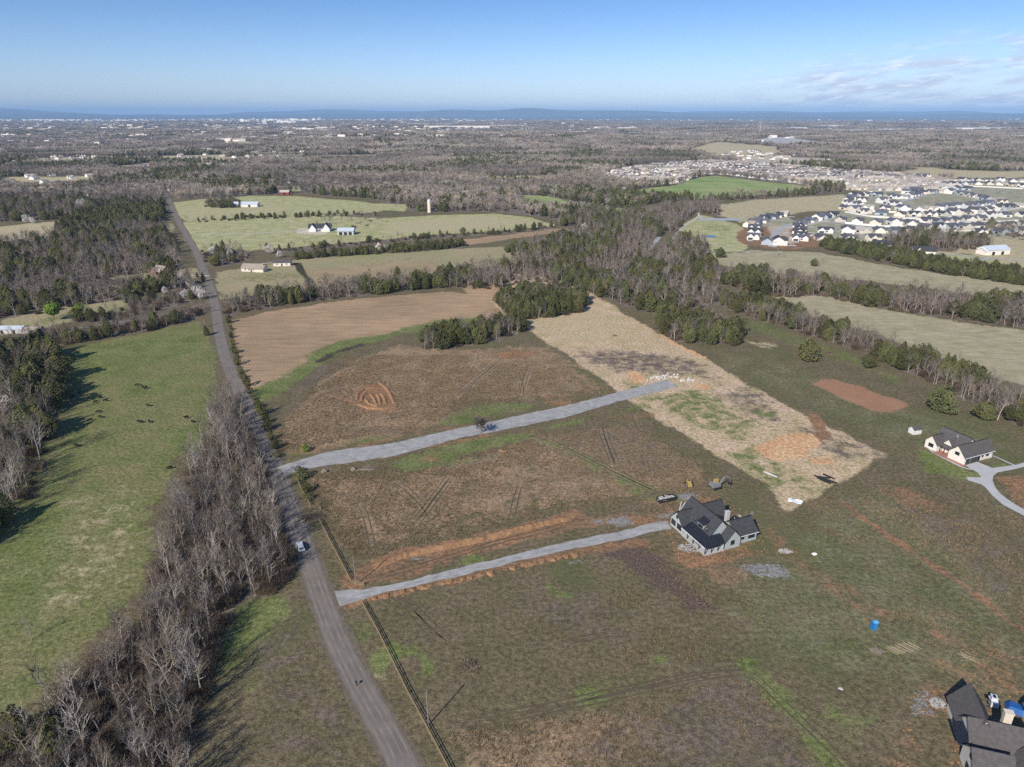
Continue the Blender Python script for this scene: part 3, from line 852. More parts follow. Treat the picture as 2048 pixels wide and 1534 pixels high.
base = tex((0.135, 0.118, 0.062), (0.18, 0.142, 0.088), n_mid, n_clump)  # rough fields, foreground shade partly put into this darker brown
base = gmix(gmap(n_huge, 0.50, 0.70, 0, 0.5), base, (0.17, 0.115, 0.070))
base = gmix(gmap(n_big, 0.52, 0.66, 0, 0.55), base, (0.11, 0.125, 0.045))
COLS = {
    'litter': tex((0.15, 0.12, 0.095), (0.22, 0.185, 0.15), n_mid, n_clump),
    'pasture2': tex((0.38, 0.31, 0.19), (0.29, 0.29, 0.14), n_big, n_clump),
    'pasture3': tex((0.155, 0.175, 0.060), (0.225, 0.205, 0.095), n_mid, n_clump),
    'meadow': tex((0.33, 0.34, 0.15), (0.48, 0.44, 0.25), n_mid, n_clump, 0.35, 0.65),
    'paddock': tex((0.34, 0.31, 0.185), (0.44, 0.38, 0.25), n_mid, n_row2),
    'olive': tex((0.135, 0.14, 0.060), (0.20, 0.185, 0.105), n_mid, n_clump),
    'lit_parcel': tex((0.43, 0.35, 0.195), (0.60, 0.44, 0.305), n_mid, n_clump),  # dry grass tone with the parcel's lit look put into the colour
    'straw': tex((0.52, 0.43, 0.28), (0.42, 0.37, 0.22), n_mid, n_clump),
    'stubble': tex((0.44, 0.30, 0.185), (0.33, 0.235, 0.14), n_big, n_row),
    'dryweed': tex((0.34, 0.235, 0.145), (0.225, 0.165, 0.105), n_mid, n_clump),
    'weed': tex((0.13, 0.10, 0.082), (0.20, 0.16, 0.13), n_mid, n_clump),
    'weedred': tex((0.105, 0.075, 0.058), (0.155, 0.112, 0.088), n_clump, n_fine),
    'suburb': tex((0.42, 0.38, 0.31), (0.24, 0.25, 0.13), n_mid, n_fine),
    'green': tex((0.125, 0.155, 0.045), (0.20, 0.215, 0.085), n_mid, n_clump),
    'green_far': tex((0.20, 0.30, 0.09), (0.36, 0.37, 0.17), n_big, n_clump),
    'sand': tex((0.33, 0.175, 0.10), (0.36, 0.20, 0.12), n_mid),
    'clay': tex((0.20, 0.13, 0.075), (0.33, 0.185, 0.105), n_mid, n_clump),
    'clay_pale': tex((0.58, 0.33, 0.17), (0.66, 0.43, 0.25), n_mid, n_clump),
    'gravel': tex((0.30, 0.29, 0.28), (0.22, 0.215, 0.21), n_mid, n_fine),
    'path': tex((0.58, 0.50, 0.39), (0.50, 0.43, 0.32), n_mid),
    'pave': tex((0.46, 0.43, 0.41), (0.36, 0.33, 0.30), n_mid),
    'mud': (0.07, 0.055, 0.042),
    'track': (0.12, 0.088, 0.052),
    'scrubline': (0.06, 0.055, 0.03),
}
col = base
for k in LAYERS:
    at = T.nodes.new('ShaderNodeAttribute'); at.attribute_name = k
    e = n_edge2 if k in ('track', 'mud', 'gravel', 'path', 'sand', 'scrubline') else n_edge
    ww = gmath('ADD', at.outputs['Fac'], gmap(e, 0.25, 0.75, -0.36, 0.36, False))
    f = gmap(ww, 0.38, 0.62) if k not in ('green', 'olive', 'weed', 'stubble', 'straw', 'clay', 'lit_parcel') else gmap(ww, 0.30, 0.78)
    f = gmath('MULTIPLY', f, gmap(at.outputs['Fac'], 0.02, 0.12))
    col = gmix(f, col, COLS[k])
T.links.new(col, B.inputs['Base Color'])
bp = T.nodes.new('ShaderNodeBump')
bp.inputs['Distance'].default_value = 0.55
bp.inputs['Strength'].default_value = 0.7
hh = gmath('ADD', n_clump, gmath('MULTIPLY', n_fine, 0.35))
T.links.new(hh, bp.inputs['Height'])
T.links.new(bp.outputs[0], B.inputs['Normal'])
me.materials.append(gm)
ground = put('ground', me, kind='structure')


# ------------------------------------------------------------------ roads, lanes, paths
def ribbon(name, px, width, z, m, taper=None, jit=0.0, world=False):
    pts = px if world else GP(px)
    # Catmull-Rom through the surveyed points
    P = [Vector((*p, 0)) for p in pts]
    P = [P[0] * 2 - P[1]] + P + [P[-1] * 2 - P[-2]]
    line = []
    for i in range(1, len(P) - 2):
        seg = (P[i + 1] - P[i]).length
        n = max(2, int(seg / (3.0 + 0.01 * P[i].y)))
        for k in range(n):
            t = k / n
            a, b, c, d = P[i - 1], P[i], P[i + 1], P[i + 2]
            line.append(0.5 * ((2 * b) + (c - a) * t + (2 * a - 5 * b + 4 * c - d) * t * t + (3 * b - a - 3 * c + d) * t ** 3))
    line.append(P[-2])
    mb = MB()
    vs = []; n = len(line)
    for i, p in enumerate(line):
        d = (line[min(i + 1, n - 1)] - line[max(i - 1, 0)]).normalized()
        nn = Vector((-d.y, d.x, 0))
        w = width(i / (n - 1)) if callable(width) else width
        jl = jit * R.uniform(-1, 1); jr = jit * R.uniform(-1, 1)
        a = p + nn * (w / 2 + jl); b = p - nn * (w / 2 + jr)
        vs += [(a.x, a.y, z), (b.x, b.y, z)]
    mb.add(vs, [(2 * i, 2 * i + 1, 2 * i + 3, 2 * i + 2) for i in range(n - 1)])
    o = put(name, mb.mesh(name, m), kind='structure')
    return line


def sheet(name, px, z, m, jit=0.0):
    pts = GP(px)
    fine = []
    for i in range(len(pts)):
        a = Vector(pts[i]); b = Vector(pts[(i + 1) % len(pts)])
        n = max(1, int((b - a).length / 2.5)) if jit else 1
        for k in range(n):
            q = a.lerp(b, k / n)
            fine.append((q.x + R.uniform(-jit, jit), q.y + R.uniform(-jit, jit), z))
    me = bpy.data.meshes.new(name)
    bm = bmesh.new()
    f = bm.faces.new([bm.verts.new(p) for p in fine])
    bmesh.ops.triangulate(bm, faces=[f])
    bm.to_mesh(me); bm.free()
    if sum(p.normal.z for p in me.polygons) < 0:
        me.flip_normals()
    me.materials.append(m)
    return put(name, me, kind='structure')


ROAD = [(846, 1640), (808, 1534), (752, 1430), (703, 1340), (662, 1250), (632, 1165), (605, 1085), (578, 1010), (553, 940), (522, 870), (496, 812), (474, 770), (456, 730), (443, 688), (436, 650),
        (430, 610), (420, 575), (405, 535), (390, 500), (374, 472), (360, 448), (347, 422), (339, 402), (332, 388), (326, 376)]
road_line = ribbon('road', ROAD, 5.6, 0.05, M_asphalt, jit=0.12)
ribbon('road_shoulder', ROAD, 7.6, 0.03, mat('road_verge_gravel', (0.15, 0.122, 0.085), 0.95, 0.35, 0.8), jit=0.55)
ribbon('road', [(424, 602), (380, 616), (320, 630), (250, 643), (164, 655), (60, 674), (-100, 700)], 4.8, 0.056, M_asphalt, jit=0.1)
lane = sheet('gravel_lane', [(556, 934), (591, 923), (654, 904), (781, 887), (920, 856), (1002, 839), (1129, 812), (1243, 783), (1333, 759), (1355, 773), (1243, 802), (1129, 835),
                             (1002, 861), (920, 876), (781, 914), (611, 938), (572, 950)], 0.075, M_gravel, 0.38)
drive = sheet('gravel_driveway', [(668, 1184), (676, 1182), (727, 1179), (803, 1165), (908, 1138), (1012, 1113), (1150, 1080), (1252, 1060), (1295, 1047), (1334, 1043), (1345, 1060),
                                  (1312, 1062), (1264, 1075), (1150, 1098), (1045, 1121), (940, 1147), (838, 1171), (755, 1189), (722, 1200), (682, 1213)], 0.085, M_gravel, 0.32)
z0 = (1780, 830)
sheet('concrete_driveway', [(z0[0] + x / 7.64, z0[1] + y / 7.64) for x, y in [(1150, 770), (1330, 715), (1560, 810), (1920, 765), (2300, 650), (2300, 730), (1900, 830), (1640, 880), (1580, 930), (1565, 1000),
      (1600, 1090), (1660, 1180), (1780, 1280), (1930, 1376), (2200, 1530), (2100, 1570), (1730, 1376), (1560, 1230), (1460, 1110), (1390, 1060), (1190, 1000), (1170, 950), (1390, 955), (1340, 880), (1240, 830)]], 0.07, M_concrete)
ribbon('footpath', [(z0[0] + x / 7.64, z0[1] + y / 7.64) for x, y in [(590, 515), (700, 600), (900, 700), (1100, 800), (1250, 835)]], 0.9, 0.1, M_concrete)
ribbon('footpath', [(z0[0] + x / 7.64, z0[1] + y / 7.64) for x, y in [(1570, 625), (1720, 690), (1840, 745), (1930, 780)]], 0.8, 0.1, M_concrete)
ribbon('farm_track', [(386, 470), (430, 469), (500, 467), (560, 464), (612, 460)], 3.6, 0.1, M_path)
ribbon('footpath', [(1340, 492), (1348, 475), (1358, 462), (1372, 450), (1388, 440), (1398, 430), (1394, 424)], 2.6, 0.1, M_path)
ribbon('footpath', [(1398, 430), (1408, 440), (1424, 436)], 2.2, 0.11, M_path)
ribbon('footpath', [(1405, 480), (1430, 490), (1470, 500), (1500, 506)], 2.0, 0.1, M_path)
ribbon('farm_track', [(1862, 507), (1920, 511), (1990, 517), (2100, 526)], 4.0, 0.1, M_pave)
ribbon('farm_track', [(1942, 527), (1960, 521), (1985, 516)], 3.6, 0.12, M_pave)
ribbon('farm_track', [(418, 552), (380, 551), (345, 553), (325, 549)], 3.2, 0.1, M_path)
ribbon('farm_track', [(515, 529), (540, 526), (562, 527)], 3.0, 0.1, M_path)
ribbon('road', [(1545, 494), (1548, 476), (1556, 462), (1580, 450), (1620, 444), (1680, 446), (1740, 456), (1800, 459), (1900, 452), (2060, 446)], 8.0, 0.12, M_pave)
ribbon('road', [(1705, 428), (1740, 422), (1800, 424), (1900, 422), (1970, 414), (2030, 408)], 8.0, 0.12, M_pave)
ribbon('road', [(1706, 405), (1730, 396), (1770, 398), (1800, 404)], 8.0, 0.12, M_pave)
ribbon('road', [(1800, 404), (1830, 396), (1870, 384), (1940, 380), (2060, 378)], 8.0, 0.13, M_pave)
ribbon('concrete_slab', [(1398, 439), (1482, 439)], 20, 0.14, mat('pale_slab', (0.36, 0.38, 0.37), 0.9, 0.08, 0.1))
ribbon('pond', [(1403, 473), (1431, 473)], 12, 0.14, M_water)
ribbon('pond', [(118, 377), (160, 376)], 24, 0.14, M_water)
ribbon('creek', [(1296, 508), (1302, 494), (1312, 482), (1318, 474)], 5, 0.14, M_pave)


M_rut = mat('rutted_soil', (0.105, 0.080, 0.048), 0.95, 0.35, 0.9)
M_rut_pale = mat('worn_wheel_path', (0.35, 0.345, 0.33), 0.95, 0.25, 0.6)
M_rut_road = mat('worn_asphalt', (0.215, 0.183, 0.152), 0.92, 0.22, 0.4)


def offset(pts, d):
    P = [Vector((*p, 0)) for p in pts]; out = []
    for i, p in enumerate(P):
        t = (P[min(i + 1, len(P) - 1)] - P[max(i - 1, 0)]).normalized()
        q = p + Vector((-t.y, t.x, 0)) * d
        out.append((q.x, q.y))
    return out


for tr in TRACKS:
    P_ = GP(tr)
    P_ = [P_[0]] + [(a[0] * .5 + b[0] * .5 + R.uniform(-.6, .6), a[1] * .5 + b[1] * .5 + R.uniform(-.6, .6)) for a, b in zip(P_[:-1], P_[1:])] + [P_[-1]]
    for d in (-.85, .85):
        ribbon('wheel_rut', offset(P_, d), lambda t: .42 * math.sin(math.pi * min(.98, max(.02, t))) ** .3, 0.02, M_rut, jit=.13, world=True)
LANE_C = [(600, 928), (654, 916), (781, 900), (920, 866), (1002, 850), (1129, 823), (1243, 792), (1335, 767)]
DRV_C = [(690, 1196), (740, 1184), (821, 1168), (924, 1142), (1029, 1117), (1150, 1089), (1258, 1067), (1325, 1052)]
for C_, offs in ((LANE_C, (-2.4, -.7, 1.2, 2.9)), (DRV_C, (-.85, .85))):
    for d in offs:
        ribbon('wheel_path', offset(GP(C_), d), .7, 0.1, M_rut_pale, jit=.16, world=True)
for d in (-2.0, -.75, .75, 2.0):
    ribbon('wheel_path', offset([(p.x, p.y) for p in road_line[::4]], d), .55, 0.066, M_rut_road, jit=.10, world=True)

# ------------------------------------------------------------------ trees
def rand_dir(rr, up, spread):
    a = rr.uniform(0, 2 * math.pi)
    return Vector((math.cos(a) * spread, math.sin(a) * spread, up)).normalized()


def branch(mb, p, d, L, r, depth, rr, nsub, mi, gnarl=0.22):
    """a limb of two or three bends with side shoots"""
    segs = 3 if depth > 1 else 2
    pts = [p]
    dd = d.copy()
    for s in range(segs):
        dd = (dd + Vector((rr.uniform(-gnarl, gnarl), rr.uniform(-gnarl, gnarl), rr.uniform(-0.05, 0.2)))).normalized()
        q = pts[-1] + dd * (L / segs)
        ra = r * (1 - 0.75 * s / segs); rb = r * (1 - 0.75 * (s + 1) / segs)
        mb.tube(pts[-1], q, ra, rb, 4 if depth > 2 else 3, mi(depth))
        pts.append(q)
    if depth <= 0:
        return
    for k in range(nsub[depth - 1]):
        t = rr.uniform(0.25, 1.0) * segs
        i = min(int(t), segs - 1)
        q = pts[i].lerp(pts[i + 1], t - i)
        sd = (dd * rr.uniform(0.5, 0.9) + rand_dir(rr, 0.25, 1.0) * 0.75).normalized()
        branch(mb, q, sd, L * rr.uniform(0.45, 0.7), r * 0.42, depth - 1, rr, nsub, mi, gnarl + 0.05)


def bare_tree(seed, h=12.0, nsub=(3, 4, 4), limbs=9, slim=1.0, r0=0.19, thick=1.0):
    rr = random.Random(seed)
    tk, tw = MB(), MB()
    p = Vector((0, 0, -0.3)); d = Vector((rr.uniform(-.06, .06), rr.uniform(-.06, .06), 1)).normalized()
    N = 6; top = h * rr.uniform(0.62, 0.75)
    pts = [p]
    rad_ = lambda t: r0 * (1 - 0.72 * t)
    for s in range(N):
        d = (d + Vector((rr.uniform(-.12, .12), rr.uniform(-.12, .12), 0.12))).normalized()
        q = pts[-1] + d * (top / N)
        tk.tube(pts[-1], q, rad_(s / N), rad_((s + 1) / N), 5, 0)
        pts.append(q)

    class Two:
        pass
    for k in range(limbs):
        t = 0.32 + 0.68 * (k + rr.random()) / limbs
        i = min(int(t * N), N - 1)
        q = pts[i].lerp(pts[i + 1], t * N - i)
        a = rr.uniform(0, 2 * math.pi)
        el = 0.55 + 0.7 * t
        dd = Vector((math.cos(a), math.sin(a), el)).normalized()
        L = h * rr.uniform(0.22, 0.34) * (1.15 - 0.45 * t) * slim
        # limb itself belongs to the trunk part, the rest to the crown
        segs = 2; cur = q; c2 = dd
        lp = [cur]
        for s in range(segs):
            c2 = (c2 + Vector((rr.uniform(-.2, .2), rr.uniform(-.2, .2), rr.uniform(0, .25)))).normalized()
            nx = cur + c2 * (L / segs)
            tk.tube(cur, nx, r0 * 0.42 * (1 - 0.3 * s) * (1.2 - 0.5 * t), r0 * 0.42 * (0.7 - 0.25 * s) * (1.2 - 0.5 * t), 4, 0)
            cur = nx; lp.append(cur)
        for j in range(4):
            tt = rr.uniform(0.3, 1.0) * segs
            i2 = min(int(tt), segs - 1)
            q2 = lp[i2].lerp(lp[i2 + 1], tt - i2)
            sd = (c2 * 0.7 + rand_dir(rr, 0.35, 1.0) * 0.8).normalized()
            branch(tw, q2, sd, L * rr.uniform(0.5, 0.75), 0.045 * thick, 2, rr, nsub, lambda dep: 0)
    # leader
    for j in range(4):
        branch(tw, pts[-1], rand_dir(rr, 1.2, 0.5), h * rr.uniform(0.2, 0.3), 0.06 * thick, 2, rr, nsub, lambda dep: 0)
    return tk, tw


def leafy(seed, h, rw, n, size, shape='cedar', base=0.06, trunk_r=0.16):
    rr = random.Random(seed)
    tk, cr = MB(), MB()
    tk.tube((0, 0, -0.3), (0, 0, h * 0.8), trunk_r, trunk_r * 0.3, 5)
    lobes = [(rr.uniform(0, 2 * math.pi), rr.uniform(0.05, 0.98), rr.uniform(0.55, 1.5)) for _ in range(18)]
    for i in range(n):
        t = rr.random() ** (0.8 if shape == 'cedar' else 0.9)      # 0 bottom .. 1 top
        a = rr.uniform(0, 2 * math.pi)
        if shape == 'cedar':
            prof = max(0.0, 1 - t ** 2.0) ** 0.62 * min(1.0, 0.62 + t * 1.9)
        elif shape == 'round':
            prof = math.sqrt(max(0.02, 1 - (2 * t - 1) ** 2))
        else:
            prof = math.sqrt(max(0.02, 1 - (2 * t - 1) ** 2)) * (0.8 + 0.4 * t)
        k = 1.0
        for la, lt, ls in lobes:
            da = abs((a - la + math.pi) % (2 * math.pi) - math.pi)
            w = math.exp(-(da / 0.55) ** 2 - ((t - lt) / 0.16) ** 2)
            k += (ls - 1) * (1.1 if shape == 'cedar' else 1.5) * w
        rad_ = rw * prof * k * (1 - 0.45 * rr.random() ** 2.2)
        if rr.random() < .12:
            rad_ *= rr.uniform(1.0, 1.28)
        z = h * (base + (1 - base) * t) * (1 + (0.10 * math.sin(a * 2 + seed) + 0.07 * math.sin(a * 5 + seed * 2)) * t)
        c = Vector((math.cos(a) * rad_, math.sin(a) * rad_, z + rr.uniform(-.2, .2)))
        nrm = Vector((math.cos(a), math.sin(a), 0.6 + rr.uniform(-.6, .6))).normalized()
        s = size * rr.uniform(0.6, 1.35)
        e1 = nrm.orthogonal().normalized()
        e1 = (Matrix.Rotation(rr.uniform(0, 6.28), 3, nrm) @ e1)
        e2 = nrm.cross(e1)
        v = [c + e1 * s + nrm * rr.uniform(-.3, .3) * s, c + (e2 * 0.9 - e1 * 0.5) * s, c - (e2 * 0.9 + e1 * 0.5) * s + nrm * rr.uniform(-.3, .3) * s, c + nrm * s * 0.55]
        cr.add([tuple(q) for q in v], [(0, 1, 3), (1, 2, 3), (2, 0, 3)])
    return tk, cr


BARE = [bare_tree(100 + i, 12, (3, 3, 3), (6, 8, 10)[i % 3], R.uniform(0.65, 1.15)) for i in range(8)]
BARE_ME = [(a.mesh('bare_trunk', M_bark), b.mesh('bare_twigs', M_twig)) for a, b in BARE]
BARE_SY = [(a.mesh('pale_trunk', M_sycamore), b.mesh('pale_twigs', M_bark)) for a, b in BARE[:3]]
CEDAR = [leafy(200 + i, 10, R.uniform(2.5, 3.7), 1000, 0.42) for i in range(4)] + [leafy(210 + i, 9.5, R.uniform(3.4, 4.2), 1300, 0.42, 'round', 0.02) for i in range(3)]
CEDAR_ME = [(a.mesh('cedar_trunk', M_cedar_bark), b.mesh('cedar_crown', M_cedar)) for a, b in CEDAR]


def joined(pair, mats):
    m = MB()
    m.add(pair[0].v, pair[0].f, 0)
    m.add(pair[1].v, pair[1].f, 1)
    return m.mesh('stock', mats)


def collection(name, meshes):
    c = bpy.data.collections.new(name)
    for i, m in enumerate(meshes):
        o = bpy.data.objects.new('%s_kind_%02d' % (name, i), m)
        c.objects.link(o)
    return c


MID_BARE = [bare_tree(300 + i, 12, (1, 2, 4), 7, R.uniform(0.85, 1.2), 0.2, 1.9) for i in range(4)]
LOW_BARE = []
for i in range(4):                                     # a far tree: trunk, limbs and a few dozen slim twigs
    rr = random.Random(400 + i)
    m = MB()
    m.tube((0, 0, -0.3), (0, 0, 7), 0.25, 0.12, 3)
    for k in range(64):
        a = rr.uniform(0, 6.28); t = rr.random()
        st = Vector((0, 0, 2.5 + 5 * t)) + Vector((math.cos(a), math.sin(a), 0.7)) * rr.uniform(0, 2.2)
        d = Vector((math.cos(a) * rr.uniform(0.5, 1), math.sin(a) * rr.uniform(0.5, 1), rr.uniform(0.5, 1.3))).normalized()
        m.tube(st, st + d * rr.uniform(2, 3.8), 0.16, 0.05, 3)
    LOW_BARE.append(m)
LOW_CEDAR = [leafy(450 + i, 10, 3.4, 170, 0.95) for i in range(3)]
CLUMP_BARE = []
for i in range(4):                                     # far-off woodland, several crowns
    rr = random.Random(500 + i)
    m = MB()
    for t in range(7):
        ox, oy = rr.uniform(-11, 11), rr.uniform(-11, 11); hh_ = rr.uniform(9, 14)
        for k in range(16):
            a = rr.uniform(0, 6.28)
            st = Vector((ox, oy, hh_ * rr.uniform(0.1, 0.6))) + Vector((math.cos(a), math.sin(a), 0)) * rr.uniform(0, 2)
            d = Vector((math.cos(a) * 0.8, math.sin(a) * 0.8, rr.uniform(0.6, 1.5))).normalized()
            m.tube(st, st + d * hh_ * 0.4, 0.55, 0.15, 3)
    CLUMP_BARE.append(m)
SCRUB = []
for i in range(4):
    rr = random.Random(600 + i)
    m = MB()
    for k in range(150):
        a = rr.uniform(0, 6.28)
        st = Vector((rr.uniform(-1.6, 1.6), rr.uniform(-1.6, 1.6), 0))
        d = Vector((math.cos(a) * rr.uniform(0.1, 0.8), math.sin(a) * rr.uniform(0.1, 0.8), 1)).normalized()
        L = rr.uniform(1.2, 3.0)
        m.tube(st, st + d * L, 0.05, 0.02, 3)
        q = st + d * L * 0.6
        e = (d + rand_dir(rr, 0.2, 0.8)).normalized()
        m.tube(q, q + e * 0.9, 0.035, 0.015, 3)
    SCRUB.append(m)
M_bark_far = mat('far_bark', (0.285, 0.250, 0.213), 0.95, 0.0, 1, 0.1, rand=0.30, region=0.42)
C_NEAR = collection('near_bare', [joined(p, [M_bark, M_twig]) for p in BARE])
C_MID = collection('mid_bare', [joined(p, [M_bark, M_twig]) for p in MID_BARE])
C_LOW = collection('low_bare', [m.mesh('stock', M_bark_far) for m in LOW_BARE])
C_CED = collection('mid_cedar', [joined(p, [M_cedar_bark, M_cedar]) for p in CEDAR])
C_LCED = collection('low_cedar', [joined(p, [M_cedar_bark, M_cedar]) for p in LOW_CEDAR])
C_CLUMP = collection('clump', [m.mesh('stock', M_bark_far) for m in CLUMP_BARE])
C_SCRUB = collection('scrub', [m.mesh('stock', M_scrub) for m in SCRUB])


def scatter_group(coll):
    ng = bpy.data.node_groups.new('scatter', 'GeometryNodeTree')
    ng.interface.new_socket('Geometry', in_out='INPUT', socket_type='NodeSocketGeometry')
    ng.interface.new_socket('Geometry', in_out='OUTPUT', socket_type='NodeSocketGeometry')
    gi = ng.nodes.new('NodeGroupInput'); go = ng.nodes.new('NodeGroupOutput')
    iop = ng.nodes.new('GeometryNodeInstanceOnPoints')
    ci = ng.nodes.new('GeometryNodeCollectionInfo')
    ci.inputs['Collection'].default_value = coll
    ci.inputs['Separate Children'].default_value = True
    ci.inputs['Reset Children'].default_value = True
    def att(name, t):
        n = ng.nodes.new('GeometryNodeInputNamedAttribute')
        n.data_type = t
        n.inputs['Name'].default_value = name
        return n.outputs['Attribute']
    L = ng.links.new
    L(gi.outputs[0], iop.inputs['Points'])
    L(ci.outputs[0], iop.inputs['Instance'])
    iop.inputs['Pick Instance'].default_value = True
    L(att('kind_index', 'INT'), iop.inputs['Instance Index'])
    L(att('turn', 'FLOAT_VECTOR'), iop.inputs['Rotation'])
    L(att('size', 'FLOAT_VECTOR'), iop.inputs['Scale'])
    L(iop.outputs[0], go.inputs[0])
    return ng


def stuff(name, coll, pts, sizes, label, cat='trees', rot=None):
    """pts Nx3, sizes Nx3 -> one object that carries every plant of the mass"""
    n = len(pts)
    if not n:
        return
    me = bpy.data.meshes.new(name)
    me.vertices.add(n)
    me.vertices.foreach_set('co', np.asarray(pts, np.float32).ravel())
    a = me.attributes.new('kind_index', 'INT', 'POINT'); a.data.foreach_set('value', NR.integers(0, len(coll.objects), n).astype(np.int32))
    a = me.attributes.new('turn', 'FLOAT_VECTOR', 'POINT')
    rt = np.zeros((n, 3)); rt[:, 2] = NR.uniform(0, 6.283, n) if rot is None else rot
    a.data.foreach_set('vector', rt.astype(np.float32).ravel())
    a = me.attributes.new('size', 'FLOAT_VECTOR', 'POINT'); a.data.foreach_set('vector', np.asarray(sizes, np.float32).ravel())
    o = put(name, me, kind='stuff')
    tag(o, label, cat)
    md = o.modifiers.new('scatter', 'NODES')
    md.node_group = scatter_group(coll)
    return o


def scatter_poly(poly, sp):
    xs = [p[0] for p in poly]; ys = [p[1] for p in poly]
    x = np.arange(min(xs), max(xs), sp); y = np.arange(min(ys), max(ys), sp)
    X, Y = np.meshgrid(x, y)
    X = X.ravel() + NR.uniform(-.48, .48, X.size) * sp
    Y = Y.ravel() + NR.uniform(-.48, .48, Y.size) * sp
    k = inside(X, Y, poly)
    return X[k], Y[k]


ROADPTS = [(p.x, p.y) for p in road_line[::3]]
cand = []           # (screen size, kind, x, y, h, phrase)
scrub_p, scrub_s = [], []
for w in WOODS:
    X, Y = scatter_poly(w['poly'], w['sp'])
    vis = (np.abs(X) < 0.80 * Y + 45) & (Y > 60)
    X, Y = X[vis], Y[vis]
    if 'left of' in w['phrase'] or 'right of the road' in w['phrase'] or 'orange stubble' in w['phrase'] or 'crossroads' in w['phrase']:
        k = dist_lines(X, Y, ROADPTS, False) > 5.0
        X, Y = X[k], Y[k]
    cl = vnoise(X / 22 + 31, Y / 22, 21) * 0.75 + NR.random(len(X)) * 0.5 - 0.125
    thr = np.quantile(cl, w['cedar']) if len(cl) and w['cedar'] > 0 else -9
    for x, y, c in zip(X, Y, cl):
        h = R.uniform(*w['hh']) * R.uniform(0.85, 1.12)
        kind = 'cedar' if c <= thr else ('syc' if R.random() < w['syc'] else 'bare')
        if kind == 'cedar':
            h *= 0.82
        cand.append([h / math.hypot(x, y, H), kind, x, y, h, w['phrase']])
    sx, sy = scatter_poly(w['poly'], max(3.0, w['sp'] * 0.75 / math.sqrt(max(w['scrub'], 0.1))))
    k = (np.abs(sx) < 0.80 * sy + 45) & (sy > 60) & (dist_lines(sx, sy, ROADPTS, False) > 4.5)
    for x, y in zip(sx[k], sy[k]):
        s = R.uniform(0.55, 1.35)
        scrub_p.append((x, y, 0)); scrub_s.append((s, s, s * R.uniform(0.7, 1.3)))


def in_view(x, y, h):
    u, v = proj(x, y, 0)
    u2, v2 = proj(x, y, h)
    return -20 < u < 2068 and v2 < 1534 and v > 0


cand.sort(key=lambda c: -c[0])
indiv = {'bare': [], 'cedar': []}
rest = {'near': [], 'mid': [], 'cedar': []}
for c in cand:
    fam = 'cedar' if c[1] == 'cedar' else 'bare'
    if len(indiv[fam]) < 300 and in_view(c[2], c[3], c[4]):
        indiv[fam].append(c)
    elif fam == 'cedar':
        rest['cedar'].append(c)
    elif c[3] < 380:
        rest['near'].append(c)
    else:
        rest['mid'].append(c)
print('trees', len(cand), {k: len(v) for k, v in rest.items()}, 'scrub', len(scrub_p))

def part_of(c):
    w = [q for q in WOODS if q['phrase'] == c[5]][0]
    k = w.setdefault('box', None)
    if k is None:
        us = [proj(*p)[0] for p in w['poly']]; vs = [proj(*p)[1] for p in w['poly']]
        k = w['box'] = (max(0, min(us)), min(2048, max(us)), min(vs), min(1534, max(vs)))
    u, v = proj(c[2], c[3])
    a = (u - k[0]) / (k[1] - k[0] + 1); b = (v - k[2]) / (k[3] - k[2] + 1)
    if 'thicket left' in c[5]:
        b = ('beside the gravel lane mouth', 'beside the white car', 'above the green grass patch', 'beside the long branch shadows', 'at the bottom edge', 'at the lower left corner')[0 if v < 950 else 1 if v < 1120 else 2 if v < 1270 else 3 if v < 1390 else 4 if u > 210 else 5]
        return b
    h = 'left end' if a < .33 else ('right end' if a > .66 else 'middle')
    d_ = 'front' if b > .5 else 'back'
    return h + ' ' + d_ if len(c[5].split()) < 9 else h


TREES = []          # things placed one by one
for fam in ('bare', 'cedar'):
    for c in indiv[fam]:
        _, kind, x, y, h, phrase = c
        pp_ = part_of(c)
        hw = w_mid = [q for q in WOODS if q['phrase'] == phrase][0]['hh']
        tl = 'tall ' if h > hw[0] + (hw[1] - hw[0]) * (.72 if kind != 'cedar' else .5) else ''
        if 'thicket left' in phrase:
            phrase = 'in the roadside thicket ' + pp_
            # which side of the thicket
            near_road = dist_lines(np.array([x]), np.array([y]), ROADPTS, False)[0]
            phrase += ', road side' if near_road < 15 else (', pasture side' if near_road > 34 else '')
        else:
            phrase = phrase + ', ' + pp_
        if kind == 'cedar':
            lab, cat = tl + 'dark cedar ' + phrase, 'cedar tree'
            tr, cr = R.choice(CEDAR_ME); s = h / 10
            nm = 'cedar_tree'
        elif kind == 'syc':
            lab, cat = tl + 'pale leafless tree ' + phrase, 'bare tree'
            tr, cr = R.choice(BARE_SY); s = h / 11
            nm = 'bare_tree'
        else:
            lab, cat = tl + 'grey leafless tree ' + phrase, 'bare tree'
            tr, cr = R.choice(BARE_ME); s = h / 12
            nm = 'bare_tree'
        o = thing(nm, lab, cat, (x, y, 0), R.uniform(0, 6.28), lab.replace(' tree ', ' trees ').replace('cedar ', 'cedars ', 1))
        o.scale = (s * R.uniform(0.85, 1.1), s * R.uniform(0.85, 1.1), s)
        put('trunk', tr, o); put('crown', cr, o)
for key, coll, nm, lab, b in (('near', C_NEAR, 'bare_trees', 'leafless grey trees filling the nearer thickets and hedgerows', 12), ('mid', C_MID, 'bare_trees', 'leafless trees massed in the hedgerows and creek woods of the middle distance', 12),
                              ('cedar', C_CED, 'cedar_trees', 'dark cedars massed in the belts and copses of the middle distance', 10)):
    L = rest[key]
    stuff(nm, coll, [(c[2], c[3], 0) for c in L], [(c[4] / b * R.uniform(0.85, 1.2),) * 2 + (c[4] / b,) for c in L], lab)
